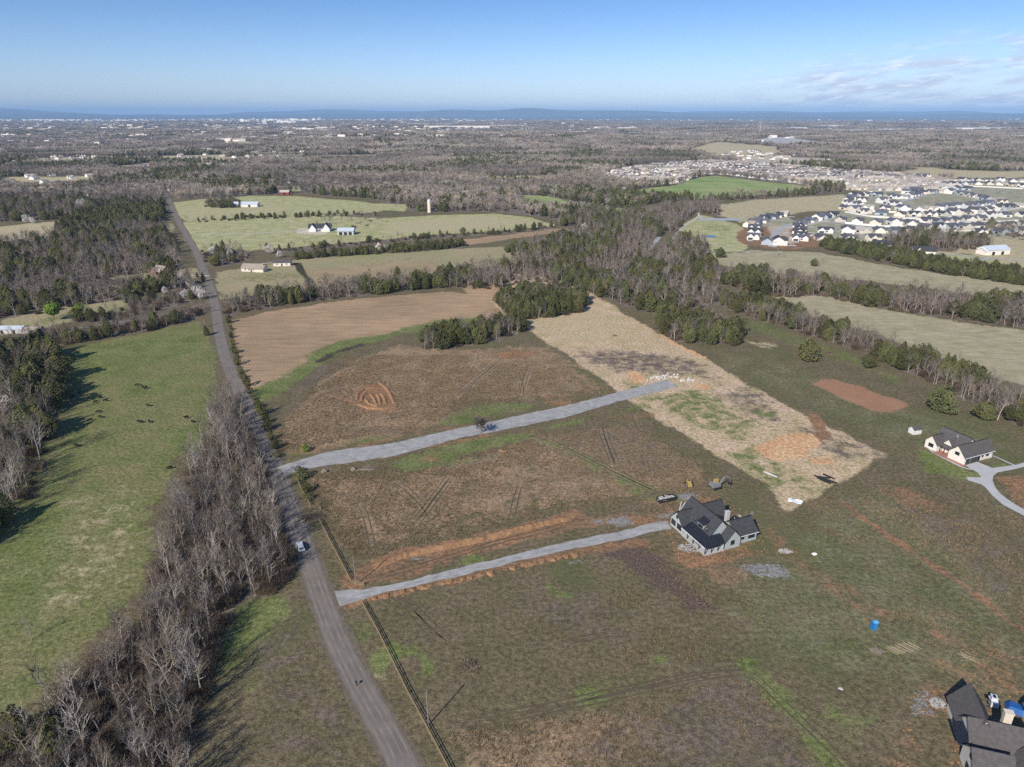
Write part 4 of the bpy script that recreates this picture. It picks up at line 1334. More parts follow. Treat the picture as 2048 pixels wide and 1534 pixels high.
stuff('undergrowth', C_SCRUB, scrub_p, scrub_s, 'brown leafless scrub filling the thickets and hedgerows', 'undergrowth')

# tussocks of dead grass standing in the rough fields, clods on the bare earth
TUFT = []
for i in range(4):
    rr = random.Random(660 + i); m = MB()
    for k in range(9):
        a = rr.uniform(0, 6.28); d = rr.uniform(0, .28); w = rr.uniform(.05, .11); h_ = rr.uniform(.35, .8)
        b_ = Vector((math.cos(a) * d, math.sin(a) * d, -.02)); e = Vector((math.cos(a + 1.6) * w, math.sin(a + 1.6) * w, 0))
        tp = b_ + Vector((math.cos(a) * rr.uniform(0, .3), math.sin(a) * rr.uniform(0, .3), h_))
        m.add([tuple(b_ - e), tuple(b_ + e), tuple(tp), tuple(b_ + Vector((math.cos(a) * .06, math.sin(a) * .06, h_ * .4)))], [(0, 3, 2), (3, 1, 2), (1, 0, 2)])
    TUFT.append(m)
M_tuft = mat('dead_grass', (0.235, 0.182, 0.115), 0.95, 0.0, 1, 0.05, rand=0.35, region=0.0)
C_TUFT = collection('tuft', [m.mesh('stock', M_tuft) for m in TUFT])
FIELD = GP([(600, 950), (560, 900), (530, 830), (640, 745), (700, 705), (860, 705), (1060, 690), (1250, 795), (1400, 892), (1536, 968), (1574, 1028), (1776, 909), (1900, 960), (2200, 1120), (2048, 1560), (880, 1560), (735, 1215), (640, 1040)])
NOGO = [GP(p) for p in ([(540, 925), (654, 900), (1129, 808), (1333, 755), (1365, 775), (1129, 840), (600, 955)], [(660, 1180), (1334, 1038), (1350, 1062), (700, 1216)], [(1325, 1010), (1430, 985), (1540, 1060), (1540, 1100), (1400, 1150), (1330, 1080)],
                        [(1290, 1050), (1150, 1020), (705, 1165), (720, 1150), (880, 1085), (1150, 1018), (1340, 1000)], [(1620, 830), (1776, 905), (1776, 912), (1600, 840)], [(1880, 1380), (2060, 1360), (2060, 1600), (1870, 1600)], [(1480, 1125), (1595, 1125), (1590, 1165), (1490, 1165)])]
xs = [p[0] for p in FIELD]; ys = [p[1] for p in FIELD]
n_ = 230000
tx = NR.uniform(-95, 190, n_); ty = NR.uniform(88, 345, n_)
k = inside(tx, ty, FIELD)
for q in NOGO:
    k &= ~inside(tx, ty, q)
dens = np.full(n_, .30)
for layer, w, pts, soft, width in LAND:
    if width is None and layer in ('dryweed', 'weed') and w > .4:
        dens = np.where(inside(tx, ty, pts), np.maximum(dens, .78 if layer == 'dryweed' else .6), dens)
for layer, w, pts, soft, width in LAND:
    if layer in ('green', 'clay', 'clay_pale', 'gravel', 'sand', 'straw') and w > .4:
        q = inside(tx, ty, pts) if width is None else dist_lines(tx, ty, pts, False) < width * .7
        dens = np.where(q, .05, dens)
for tr in TRACKS:
    dens = np.where(dist_lines(tx, ty, GP(tr), False) < 1.6, .08, dens)
k &= (vnoise(tx / 7, ty / 7, 61) * .45 + vnoise(tx / 26 + 8, ty / 26, 62) * .45 + NR.random(n_) * .4 - .12) < dens * .80
tx, ty = tx[k], ty[k]
sz = NR.uniform(.35, .95, len(tx))
print('tufts', len(tx))
stuff('dry_grass', C_TUFT, np.stack([tx, ty, np.zeros(len(tx))], -1), np.stack([sz, sz, sz * NR.uniform(.7, 1.2, len(tx))], -1), 'dead brown grass tussocks covering the rough fields', 'grass')
CLOD = []
for i in range(3):
    bm = bmesh.new(); bmesh.ops.create_icosphere(bm, subdivisions=1, radius=.22)
    for v in bm.verts:
        v.co *= R.uniform(.6, 1.3); v.co.z *= .7
    me_ = bpy.data.meshes.new('stock'); bm.to_mesh(me_); bm.free(); me_.materials.append(M_clay); CLOD.append(me_)
C_CLOD = collection('clod', CLOD)
cx, cy = [], []
for layer, w, pts, soft, width in LAND:
    if layer != 'clay' or width is not None or min(p[1] for p in pts) > 400 or w < .55:
        continue
    a, b = scatter_poly(pts, 1.15)
    q = NR.random(len(a)) < .5
    cx += list(a[q]); cy += list(b[q])
sz = NR.uniform(.4, 1.7, len(cx))
stuff('soil_clods', C_CLOD, np.stack([cx, cy, np.zeros(len(cx))], -1), np.stack([sz, sz, sz], -1), 'loose orange clods scattered over the bare earth patches', 'soil')


# far woods
def fan(y0, y1, sp):
    y = np.arange(y0, y1, sp)
    P = []
    for yy in y:
        x = np.arange(-0.80 * yy - 60, 0.80 * yy + 60, sp)
        P.append(np.stack([x + NR.uniform(-.48, .48, len(x)) * sp, yy + NR.uniform(-.48, .48, len(x)) * sp], -1))
    P = np.vstack(P)
    k = np.ones(len(P), bool)
    for c in CLEAR:
        k &= ~inside(P[:, 0], P[:, 1], c)
    for c in NOFAR:
        k &= ~inside(P[:, 0], P[:, 1], c)
    k &= ~(inside(P[:, 0], P[:, 1], GP(LEFT_SUB)) & (NR.random(len(P)) < 0.35))
    return P[k]


def far_mass(y0, y1, sp, coll_b, coll_c, hb, tall, gap, names):
    P = fan(y0, y1, sp)
    g = vnoise(P[:, 0] / 160 + 5, P[:, 1] / 160, 33) * 0.6 + vnoise(P[:, 0] / 45, P[:, 1] / 45, 34) * 0.4
    P = P[g > gap]
    q = vnoise(P[:, 0] / 260 + 50, P[:, 1] / 90, 77) * .7 + vnoise(P[:, 0] / 90, P[:, 1] / 40, 78) * .3
    P = P[(q < np.where(P[:, 0] < 0, 0.64, 0.70)) | (P[:, 1] < 1700)]
    c = vnoise(P[:, 0] / 120 + 9, P[:, 1] / 120, 44) * 0.65 + NR.random(len(P)) * 0.35
    ced = c > 0.68
    for sel, coll, nm, lab in ((~ced, coll_b, names[0], names[1]), (ced, coll_c, names[2], names[3])):
        Q = P[sel]
        z = height(Q[:, 0], Q[:, 1])
        s = NR.uniform(0.8, 1.25, len(Q)) * tall
        xy = s * NR.uniform(0.9, 1.2, len(Q)) * hb
        if coll is C_LCED:
            s = s * 1.0
        stuff(nm, coll, np.stack([Q[:, 0], Q[:, 1], z], -1), np.stack([xy, xy, s], -1), lab)
    print('far', y0, len(P))


far_mass(850, 2300, 9.0, C_LOW, C_LCED, 1.0, 1.1, 0.20, ('woodland', 'leafless grey woods beyond the fields', 'evergreen_woodland', 'dark evergreens scattered through the woods beyond the fields'))
far_mass(2300, 5200, 21.0, C_CLUMP, C_LCED, 1.15, 1.15, 0.22, ('distant_woodland', 'leafless woods of the far middle distance', 'distant_evergreen_woodland', 'dark evergreens among the far woods'))
far_mass(5200, 12500, 52.0, C_CLUMP, C_CLUMP, 2.2, 1.15, 0.30, ('remote_woodland', 'woods fading blue towards the horizon', 'remote_evergreen_woodland', 'darker woods fading blue towards the horizon'))

# single trees and shrubs that stand alone
def lone(name, pair, px, h, b, lab, cat, group=None, wide=1.0):
    x, y = G(*px)
    o = thing(name, lab, cat, (x, y, 0), R.uniform(0, 6.28), group)
    s = h / b
    o.scale = (s * wide, s * wide, s)
    put('trunk', pair[0], o); put('crown', pair[1], o)
    return o


BUSHY = [leafy(700 + i, 9, 4.2, 1500, 0.42, 'round', 0.02) for i in range(2)]
BUSHY_ME = [(a.mesh('cedar_trunk', M_cedar_bark), b.mesh('cedar_crown', M_cedar)) for a, b in BUSHY]
lone('cedar_tree', CEDAR_ME[0], (1614, 719), 10.5, 10, 'tall lone cedar standing in the olive paddock left of the smaller round one', 'cedar tree', wide=1.5)
lone('cedar_tree', BUSHY_ME[0], (1736, 735), 6.5, 9, 'small round lone cedar in the paddock above the sand arena', 'cedar tree', wide=1.0)
lone('cedar_tree', BUSHY_ME[1], (1880, 822), 10.5, 9, 'broad lone cedar right of the sand arena', 'cedar tree', wide=1.15)
lone('cedar_tree', BUSHY_ME[0], (1968, 838), 7.0, 9, 'dark low cedar beside the pale leafless tree behind the far house', 'cedar tree', wide=1.2)
lone('bare_tree', BARE_SY[1], (1995, 840), 11.5, 12, 'pale leafless tree beside the low cedar behind the far house', 'bare tree', wide=1.2)
lone('cedar_tree', CEDAR_ME[2], (413, 671), 5.5, 10, 'dark cedar at the left verge of the paved road by the pasture corner', 'cedar tree')
lone('bare_tree', BARE_ME[2], (410, 655), 9, 12, 'leafless tree behind the verge cedar by the pasture corner', 'bare tree')
lone('cedar_tree', CEDAR_ME[3], (407, 563), 6.5, 10, 'lone cedar at the roadside bend opposite the farm bungalows', 'cedar tree')
lone('cedar_tree', CEDAR_ME[1], (395, 555), 4.0, 10, 'small cedar at the end of the brick house drive', 'cedar tree')
DK = bare_tree(881, 12, (3, 5, 6), 16, 1.25, 0.3, 3.0)
DARK_ME = (DK[0].mesh('dark_trunk', M_scrub), DK[1].mesh('dark_twigs', mat('dark_twigs', (0.10, 0.082, 0.07), 0.95)))
lone('bare_tree', DARK_ME, (962, 866), 7.5, 12, 'dark leafless bushy tree at the edge of the wide gravel lane', 'bare tree', wide=1.45)
lone('cedar_tree', BUSHY_ME[1], (1440, 515), 8.0, 9, 'round evergreen thicket tree below the blue pond', 'cedar tree', wide=1.2)
lone('bare_tree', BARE_ME[1], (1552, 513), 10, 12, 'leafless tree with purplish twigs below the orange building plots', 'bare tree', wide=1.5)
lone('bare_tree', BARE_ME[3], (1566, 514), 8, 12, 'smaller leafless tree just right of the purplish one below the building plots', 'bare tree', wide=1.5)
lone('bare_tree', BARE_ME[0], (1596, 519), 6, 12, 'thin leafless tree alone in the pale field below the building plots', 'bare tree', wide=1.3)
lone('cedar_tree', CEDAR_ME[4], (1627, 532), 6.0, 10, 'conical cedar with a bare bush behind it in the pale field', 'cedar tree', wide=1.2)
lone('bare_tree', BARE_ME[5], (1640, 529), 6.0, 12, 'bare bush right behind the conical cedar in the pale field', 'bare tree', wide=1.6)
lone('bare_tree', BARE_ME[3], (63, 1280), 7.5, 12, 'small pale leafless tree alone at the south end of the pasture', 'bare tree', wide=1.0)
lone('bare_tree', BARE_ME[5], (375, 443), 9, 12, 'leafless tree alone beside the straight road in the tan meadow', 'bare tree', wide=1.2)
lone('cedar_tree', BUSHY_ME[0], (38, 1486), 8.0, 9, 'olive cedar at the lower left corner, left of its two neighbours', 'cedar tree')
lone('cedar_tree', CEDAR_ME[5], (78, 1490), 7.0, 10, 'olive cedar at the lower left corner, middle one of three', 'cedar tree', wide=1.2)
lone('cedar_tree', BUSHY_ME[1], (112, 1502), 6.5, 9, 'olive cedar at the lower left corner, right of its two neighbours', 'cedar tree')
PINE = [leafy(720 + i, 10, 4.0, 900, 0.5, 'pine', 0.35, 0.2) for i in range(2)]
PINE_ME = [(a.mesh('pine_trunk', M_cedar_bark), b.mesh('pine_crown', M_pine)) for a, b in PINE]
lone('pine_tree', PINE_ME[0], (110, 641), 11, 10, 'taller of two bright green pines left of the crossroads', 'pine tree')
lone('pine_tree', PINE_ME[1], (160, 634), 8.0, 10, 'smaller yellow green pine right of the taller one', 'pine tree')
BLO = []
for i in range(3):
    rr_ = leafy(740 + i, 8, 3.3, 620, 0.36, 'round', 0.12, 0.14)
    BLO.append((rr_[0].mesh('blossom_trunk', M_bark), rr_[1].mesh('blossom_crown', M_blossom)))
for (px, h) in (((366, 570), 8.5), ((344, 578), 6), ((395, 592), 7), ((404, 598), 7.5), ((372, 597), 6), ((283, 570), 6), ((271, 574), 5), ((384, 578), 6.5), ((330, 588), 5), ((540, 507), 8), ((428, 510), 7.5),
                ((461, 513), 6), ((560, 515), 6), ((757, 503), 7.5), ((772, 501), 5.5), ((1168, 462), 8), ((1178, 466), 6), ((18, 825), 7.5), ((54, 446), 9), ((66, 447), 7), ((888, 489), 6), ((160, 418), 11), ((168, 414), 10),
                ((30, 372), 9), ((1005, 372), 10), ((952, 371), 9)):
    o = lone('blossom_tree', R.choice(BLO), px, h, 8, 'tree in white blossom', 'blossoming tree', None)
    x, y = o.location.x, o.location.y
    u, v = px
    if v > 560 and u > 250:
        o['label'] = 'white blossoming tree in the scrub left of the crossroads'; o['group'] = 'white blossoming trees left of the crossroads'
    elif v > 800:
        o['label'] = 'white blossoming tree in the woods at the left edge of the photo'
    elif v > 485 and u < 600:
        o['label'] = 'white blossoming tree near the farm bungalows right of the road'; o['group'] = 'white blossoming trees near the bungalows'
    elif v > 480:
        o['label'] = 'white blossoming tree in the cedar row beside the orange strip'; o['group'] = 'white blossoming trees in the cedar row'
    elif v > 450:
        o['label'] = 'white blossoming tree at the right end of the barn field'; o['group'] = 'white blossoming trees at the end of the barn field'
    else:
        o['label'] = 'white blossoming tree far off in the leafless woods'; o['group'] = 'white blossoming trees in the far woods'
# roadside shrubs that throw shadows on the stubble field
SHR = [leafy(760 + i, 3, 1.5, 260, 0.26, 'round', 0.0, 0.06) for i in range(3)]
SHR_ME = [(a.mesh('shrub_stem', M_bark), b.mesh('shrub_crown', M_cedar)) for a, b in SHR]
pts_ = [(458, 646), (461, 660), (464, 676), (466, 690), (470, 706), (473, 716), (478, 730), (483, 746), (487, 757), (492, 772), (500, 786), (508, 800), (516, 815), (524, 830), (531, 846), (538, 860), (545, 880),
        (552, 898), (558, 915), (596, 945), (604, 958), (609, 985), (616, 1000)]
for i, p in enumerate(pts_):
    x, y = G(*p)
    o = thing('shrub', 'dark evergreen shrub on the road verge ' + ('beside the stubble field' if i < 11 else 'above the gravel lane mouth' if i < 19 else 'below the gravel lane mouth'), 'shrub', (x + R.uniform(-.8, .8), y, 0), R.uniform(0, 6.28), 'evergreen verge shrubs ' + ('beside the stubble field' if i < 11 else 'above the lane mouth' if i < 19 else 'below the lane mouth'))
    s = R.uniform(0.65, 1.35)
    o.scale = (s, s, s * R.uniform(0.9, 1.4))
    a, b = R.choice(SHR_ME)
    put('stem', a, o); put('crown', b, o)
o = thing('shrub', 'bright low green shrub between the stubble and the gravel lane', 'shrub', (*G(612, 903), 0))
put('stem', SHR_ME[0][0], o); put('crown', SHR[0][1].mesh('green_crown', M_pine), o)


# ------------------------------------------------------------------ houses
def gable(wall, roof, x0, x1, y0, y1, eave, ridge, axis='x', oh=0.45, th=0.18, base=0.0, mi=0):
    """gabled block: walls to the eaves with gable ends, two roof slabs; axis = direction of the ridge"""
    def m(a, b, z):
        return (a, b, z) if axis == 'x' else (b, a, z)
    if axis == 'x':
        a0, a1, b0, b1 = x0, x1, y0, y1
    else:
        a0, a1, b0, b1 = y0, y1, x0, x1
    c = (b0 + b1) / 2
    vs = []
    for a in (a0, a1):
        vs += [m(a, b0, base), m(a, b1, base), m(a, b1, eave), m(a, c, ridge), m(a, b0, eave)]
    fs = [(0, 4, 3, 2, 1), (5, 6, 7, 8, 9), (0, 5, 9, 4), (1, 2, 7, 6), (0, 1, 6, 5), (2, 3, 8, 7), (3, 4, 9, 8)]
    if axis != 'x':
        fs = [f[::-1] for f in fs]
    wall.add(vs, fs, mi)
    sl = (ridge - eave) / (c - b0)
    for s, b in ((-1, b0), (1, b1)):
        e = b + s * oh
        ze = eave - sl * oh + 0.03
        zr = ridge + 0.03
        vs = []
        for a in (a0 - oh, a1 + oh):
            vs += [m(a, c, zr), m(a, e, ze), m(a, e, ze + th), m(a, c, zr + th)]
        fs = [(0, 1, 2, 3), (7, 6, 5, 4), (3, 2, 6, 7), (0, 4, 5, 1), (1, 5, 6, 2), (0, 3, 7, 4)]
        if (s > 0) != (axis != 'x'):
            fs = [f[::-1] for f in fs]
        roof.add(vs, fs, mi)


def slab(mb, a, b, c, d, th=0.12):
    """a sloped roof plate through four corners"""
    vs = [tuple(q) for q in (a, b, c, d)] + [(q[0], q[1], q[2] + th) for q in (a, b, c, d)]
    mb.add(vs, [(3, 2, 1, 0), (4, 5, 6, 7), (0, 1, 5, 4), (1, 2, 6, 5), (2, 3, 7, 6), (3, 0, 4, 7)])


def window(parent, x, y, z, w, h, face, frame=M_whitetrim, name='window', glass=M_glass):
    """face: '-x','+x','-y','+y' of the wall it sits on"""
    t = 0.07
    fr, pn = MB(), MB()
    def bx(mb, s, a0, a1, z0, z1, d0, d1):
        if face[1] == 'x':
            k = -1 if face[0] == '-' else 1
            mb.box(min(x + k * d0, x + k * d1), max(x + k * d0, x + k * d1), y + a0, y + a1, z + z0, z + z1)
        else:
            k = -1 if face[0] == '-' else 1
            mb.box(x + a0, x + a1, min(y + k * d0, y + k * d1), max(y + k * d0, y + k * d1), z + z0, z + z1)
    bx(fr, 0, -w / 2 - .1, w / 2 + .1, 0, .12, 0, t); bx(fr, 0, -w / 2 - .1, w / 2 + .1, h - .12, h, 0, t)
    bx(fr, 0, -w / 2 - .1, -w / 2, .12, h - .12, 0, t); bx(fr, 0, w / 2, w / 2 + .1, .12, h - .12, 0, t)
    bx(fr, 0, -.04, .04, .12, h - .12, 0.045, t)
    bx(pn, 0, -w / 2, w / 2, .12, h - .12, 0, 0.04)
    o = put(name, fr.mesh(name, frame), parent)
    put('pane', pn.mesh('pane', glass), o)
    return o


ANG = math.radians(22)
# --- the unfinished house (dark roofs, pale grey siding, wrap-around porch)
hx, hy = G(1409, 1111)
hs = thing('farmhouse', 'large pale grey house with steep black roofs, dormers and wraparound porch, under construction', 'house', (hx, hy, 0), ANG)
wl, rf, pr = MB(), MB(), MB()
gable(wl, rf, 2.6, 11.5, 2.8, 17, 3.4, 8.6, 'y')
gable(wl, rf, 0.0, 6.8, 11.2, 17.4, 3.0, 6.4, 'x')
gable(wl, rf, 7.2, 15.5, 10.0, 17.2, 3.1, 7.6, 'x')
gable(wl, rf, 7.0, 12.6, 0.0, 9.0, 3.0, 6.2, 'y')
gable(wl, rf, 12.0, 19.5, 1.0, 8.6, 3.0, 6.0, 'x')
gable(wl, rf, 3.6, 6.6, 9.2, 11.0, 4.5, 6.0, 'x', 0.25)
gable(wl, rf, 3.6, 6.6, 3.4, 5.4, 4.5, 6.1, 'x', 0.25)
wl.box(3.4, 6.0, 5.9, 8.7, 3.5, 5.7)
put('wall', wl.mesh('wall', M_sage), hs)
ro = put('roof', rf.mesh('roof', M_shingle), hs)
slab(pr, (-.3, -.3, 2.75), (-.3, 11.1, 2.75), (3.2, 11.1, 4.15), (3.2, 2.9, 4.15))
slab(pr, (-.3, -.3, 2.75), (3.2, 2.9, 4.15), (7.0, 2.9, 4.15), (7.0, -.3, 2.75))
slab(pr, (3.2, 5.7, 5.72), (3.2, 8.9, 5.72), (7.3, 8.9, 7.9), (7.3, 5.7, 7.9))
slab(pr, (11.5, 2.8, 3.6), (15.8, 2.8, 2.9), (15.8, 10.0, 2.9), (11.5, 10.0, 5.3))
o = put('porch_roof', pr.mesh('porch_roof', M_metal_dark), hs); o['label'] = 'black standing seam porch roof'
pf = MB(); pf.box(-.2, 7.0, -.2, 2.8, -.1, .35); pf.box(-.2, 2.6, 2.8, 11.2, -.1, .35)
put('porch_floor', pf.mesh('porch_floor', M_concrete), hs)
post_me = MB().box(-.09, .09, -.09, .09, .35, 2.85).mesh('post', M_black)
for p in ((0, 0), (0, 2.9), (0, 5.8), (0, 8.6), (2.3, 0), (4.6, 0), (6.8, 0)):
    put('porch_post', post_me, hs, (p[0], p[1], 0))
ch = MB().box(11.9, 13.1, 6.2, 7.2, 4.0, 8.0); ch.box(11.8, 13.2, 6.1, 7.3, 8.0, 8.2)
put('chimney', ch.mesh('chimney', M_stone), hs)
for (x, y, z, w, h, f) in ((0, 15.9, .9, 2.0, 1.9, '-x'), (0, 12.9, .9, 2.0, 1.9, '-x'), (0, 14.3, 4.1, .8, 1.1, '-x'), (3.6, 10.1, 4.4, .8, .9, '-x'), (3.6, 4.4, 4.4, .8, .9, '-x'), (3.4, 7.3, 4.3, 2.0, 1.1, '-x'),
                           (9.8, 0, 1.2, 1.2, 1.5, '-y'), (14.2, 1, 1.3, 1.2, 1.2, '-y'), (17.6, 1, 1.0, 2.2, 1.6, '-y'), (2.6, 9.5, .9, 1.2, 1.6, '-x'), (2.6, 4.3, .9, 1.2, 1.6, '-x'), (5, 2.8, .9, 1.2, 1.6, '-y')):
    window(hs, x, y, z, w, h, f, M_black)
window(hs, 2.6, 7.0, .4, 1.6, 2.3, '-x', M_black, 'door', M_wood)

# --- finished white house on the right
hx, hy = G(1927, 930)
h2 = thing('farmhouse', 'white finished house with grey brown roof and double garage beside the concrete driveway', 'house', (hx, hy, 0), math.radians(23))
wl, rf, pr, tr = MB(), MB(), MB(), MB()
gable(wl, rf, 0, 15.5, 0, 6.4, 3.0, 6.3, 'x')
gable(wl, rf, 4.0, 13, 4.5, 15.4, 3.0, 7.0, 'y')
gable(wl, rf, 0.4, 8, 11.4, 16.2, 3.0, 5.6, 'x')
gable(wl, rf, 3.0, 7.0, 7.4, 10.8, 3.6, 5.6, 'x', 0.3)
put('wall', wl.mesh('wall', M_white), h2)
put('roof', rf.mesh('roof', M_shingle_b), h2)
slab(pr, (1.2, 6.9, 2.7), (1.2, 10.9, 2.7), (4.4, 10.9, 3.7), (4.4, 6.9, 3.7))
o = put('porch_roof', pr.mesh('porch_roof', M_shingle_b), h2)
bed = MB().box(-1.6, 3.9, 6.5, 11.2, -.05, .12); bed.box(-1.5, -.02, -1, 6.4, -.05, .12)
put('flower_bed', bed.mesh('flower_bed', M_brick), h2)
for p in ((1.4, 7.2), (1.4, 9.0), (1.4, 10.7)):
    put('porch_post', post_me, h2, (p[0], p[1], 0))
for (x, y, z, w, h, f) in ((0, 3.2, 2.6, 1.5, 1.3, '-x'), (0.4, 13.8, 1.0, 1.8, 1.5, '-x'), (4.0, 9.2, .9, 1.3, 1.5, '-x'), (9.8, 0, 1.2, .7, 1.0, '-y'), (12.5, 0, 1.2, 1.4, 1.2, '-y')):
    window(h2, x, y, z, w, h, f, M_black)
for (x, w) in ((1.9, 2.4), (5.4, 4.2)):
    g = MB().box(x - w / 2, x + w / 2, -.06, 0, 0, 2.4)
    put('garage_door', g.mesh('garage_door', M_shingle), h2)
window(h2, 7.9, 0, .1, .9, 2.1, '-y', M_black, 'door', M_black)
window(h2, 4.0, 7.6, .1, 1.0, 2.2, '-x', M_wood, 'door', M_wood)

sh = thing('garden_shed', 'small white garden shed alone on the grass behind the white house', 'shed', (*G(1829, 866), 0), math.radians(15))
wl, rf = MB(), MB(); gable(wl, rf, -1.9, 1.9, -1.4, 1.4, 2.0, 3.0, 'x', .15, .08)
put('wall', wl.mesh('wall', M_white), sh); put('roof', rf.mesh('roof', M_shingle_b), sh)
put('door', MB().box(-.5, .5, -1.46, -1.4, 0, 1.8).mesh('door', M_cream), sh)

def roof_extras(o, vents, caps, gut):
    for x, y, z in vents:
        put('roof_vent', MB().tube((x, y, z - .3), (x, y, z + .45), .13, .13, 7, cap=True).mesh('roof_vent', M_steel), o)
    for a, b in caps:
        put('ridge_cap', MB().tube(a, b, .16, .16, 5, cap=True).mesh('ridge_cap', M_black), o)
    for a, b in gut:
        put('gutter', MB().tube(a, b, .11, .11, 5, cap=True).mesh('gutter', M_whitetrim), o)


roof_extras(hs, [(8.4, 14, 7.3), (8.6, 8.0, 7.0), (15, 6.2, 5.2), (9.2, 12, 6.6)], [((7.05, 2.4, 8.8), (7.05, 17.3, 8.8)), ((-.4, 14.3, 6.6), (6.5, 14.3, 6.6)), ((9.8, -.4, 6.4), (9.8, 6, 6.4)), ((11, 4.8, 6.2), (19.9, 4.8, 6.2)), ((8, 13.6, 7.8), (15.9, 13.6, 7.8))],
            [((13, .5, 2.75), (19.9, .5, 2.75)), ((-.45, -.35, 2.7), (-.45, 11.1, 2.7))])
roof_extras(h2, [(9.5, 12, 6.2), (7.2, 9, 6.3), (12, 4.6, 5.2)], [((-.4, 3.2, 6.5), (15.9, 3.2, 6.5)), ((8.5, 4.2, 7.2), (8.5, 15.8, 7.2)), ((.2, 13.8, 5.8), (6, 13.8, 5.8))], [((-.4, -.5, 2.75), (15.9, -.5, 2.75))])

# --- house cut by the lower right corner of the photograph
hx, hy = G(1905, 1480)
h3 = thing('farmhouse', 'large house with steep grey brown roofs cut off by the lower right corner', 'house', (hx, hy, 0), math.radians(-17))
wl, rf, pr = MB(), MB(), MB()
gable(wl, rf, 1.5, 22, -4.5, 3.5, 3.2, 7.2, 'x')
gable(wl, rf, 1.0, 7.2, -1.0, 8.8, 3.2, 7.6, 'y')
gable(wl, rf, 0.2, 6.6, -12.0, -4.0, 3.2, 6.8, 'x')
gable(wl, rf, 8.5, 15.5, -13.0, -4, 3.2, 7.4, 'y')
gable(wl, rf, 16, 22, 2.0, 11.5, 3.2, 7.4, 'y')
put('wall', wl.mesh('wall', M_cream), h3)
put('roof', rf.mesh('roof', M_shingle_b), h3)
for (x, y) in ((8.6, 1.6), (11.6, -1.8)):
    c = MB().box(x - .75, x + .75, y - .55, y + .55, 4.5, 8.6); c.box(x - .85, x + .85, y - .65, y + .65, 8.6, 8.8)
    put('chimney', c.mesh('chimney', M_cream), h3)
slab(pr, (-.6, -4, 2.9), (-.6, 1.6, 2.9), (1.6, 1.6, 4.0), (1.6, -4, 4.0))
o = put('porch_roof', pr.mesh('porch_roof', M_metal_dark), h3)
window(h3, .2, -8, 1.0, 1.6, 1.5, '-x', M_black); window(h3, 1.0, 4, 1.0, 1.6, 1.5, '-x', M_black); window(h3, .2, -8, 4.2, .8, 1.0, '-x', M_black)
window(h3, 12, -13, 1.0, 1.8, 1.5, '-y', M_black)


def simple_house(name, label, px, rz, L, Wd, eave, ridge, mw, mr, cross=None, cat='house', doors=(), hz=0.15, wins=(), chim=None):
    x, y = G(*px)
    o = thing(name, label, cat, (x, y, 0), rz)
    wl, rf = MB(), MB()
    gable(wl, rf, -L / 2, L / 2, -Wd / 2, Wd / 2, eave, ridge, 'x')
    for c in (cross or ()):
        gable(wl, rf, *c)
    put('wall', wl.mesh('wall', mw), o)
    r_ = put('roof', rf.mesh('roof', mr), o)
    if chim:
        put('chimney', MB().box(chim[0] - .5, chim[0] + .5, chim[1] - .4, chim[1] + .4, ridge - 1.5, ridge + .9).mesh('chimney', M_brick), r_)
    for (x_, w_, h_) in doors:
        put('door', MB().box(x_ - w_ / 2, x_ + w_ / 2, -Wd / 2 - .07, -Wd / 2, 0, h_).mesh('door', M_black), o)
    for x_ in wins:
        window(o, x_, -Wd / 2, 1.0, 1.3, 1.2, '-y', M_whitetrim)
    return o


simple_house('house', 'white gabled farmhouse with dark roof at the end of the farm track', (641, 461), .15, 24, 10, 3.4, 7.5, M_white, M_shingle, [(-11, -4, -9, 4, 3.4, 8.0, 'y'), (3, 11, -10, 4, 3.4, 8.5, 'y')], wins=(-1, 1), doors=((0, 1.2, 2.2),))
simple_house('barn', 'long pale metal barn with galvanised roof right of the gabled farmhouse', (693, 468), .08, 17, 14, 4.2, 6.6, M_stone, M_steel, cat='barn', doors=((-5, 3.2, 3.2), (0, 3.2, 3.2), (5, 3.2, 3.2)))
simple_house('house', 'brown roofed bungalow right of the road, the nearer of two', (508, 541), -.12, 17, 9, 2.8, 5.6, M_cream, M_shingle_tan, [(4, 11, -6, 2, 2.8, 5.0, 'x')], wins=(-5, -2, 2), doors=((0, 1.1, 2.1),))
simple_house('house', 'low white bungalow with dark roof behind the nearer brown roofed one', (566, 530), .12, 14, 9, 3, 5, M_white, M_shingle_b, wins=(-4, 4), doors=((0, 1.1, 2.1),))
simple_house('house', 'red brick house with brown roof in the trees left of the road', (321, 547), -.5, 16, 9, 3.0, 6.6, M_brick, M_shingle_tan, [(-2, 4, -7, 3, 3.0, 6.0, 'y')], wins=(-5, 5), chim=(5, 0))
simple_house('farm_shed', 'long low pale shed with ribbed grey roof at the left edge by the hedgerow', (26, 664), .03, 15, 7, 2.6, 3.8, M_white, M_steel, cat='shed', doors=((-4, 1.5, 2), (3, 1.5, 2)))
simple_house('farm_shed', 'small grey open shed just right of the long low pale one', (68, 664), .1, 9, 6, 2.2, 3.2, M_stone, M_shingle_tan, cat='shed', doors=((0, 2.4, 1.9),))
simple_house('barn', 'long white farm building beside the dark clump in the far meadow', (493, 413), .03, 34, 12, 4, 6.5, M_white, M_steel, cat='barn', doors=((-8, 3, 3), (6, 3, 3)))
simple_house('barn', 'white barn with pale steel roof near the right edge', (1985, 507), .22, 24, 13, 4.5, 7.5, M_white, M_steel, [(-14, -8, -6, 5, 3.2, 5.5, 'x')], cat='barn', doors=((-6, 3, 3), (4, 3, 3)))
simple_house('house', 'white house with black roof behind the cedar belt right of the smaller one', (1846, 510), -.35, 18, 9, 4.5, 8.0, M_white, M_shingle, [(-8, -2, -7, 3, 4, 7.5, 'y')], wins=(1, 4, 7), doors=((-5, 2.6, 2.3),))
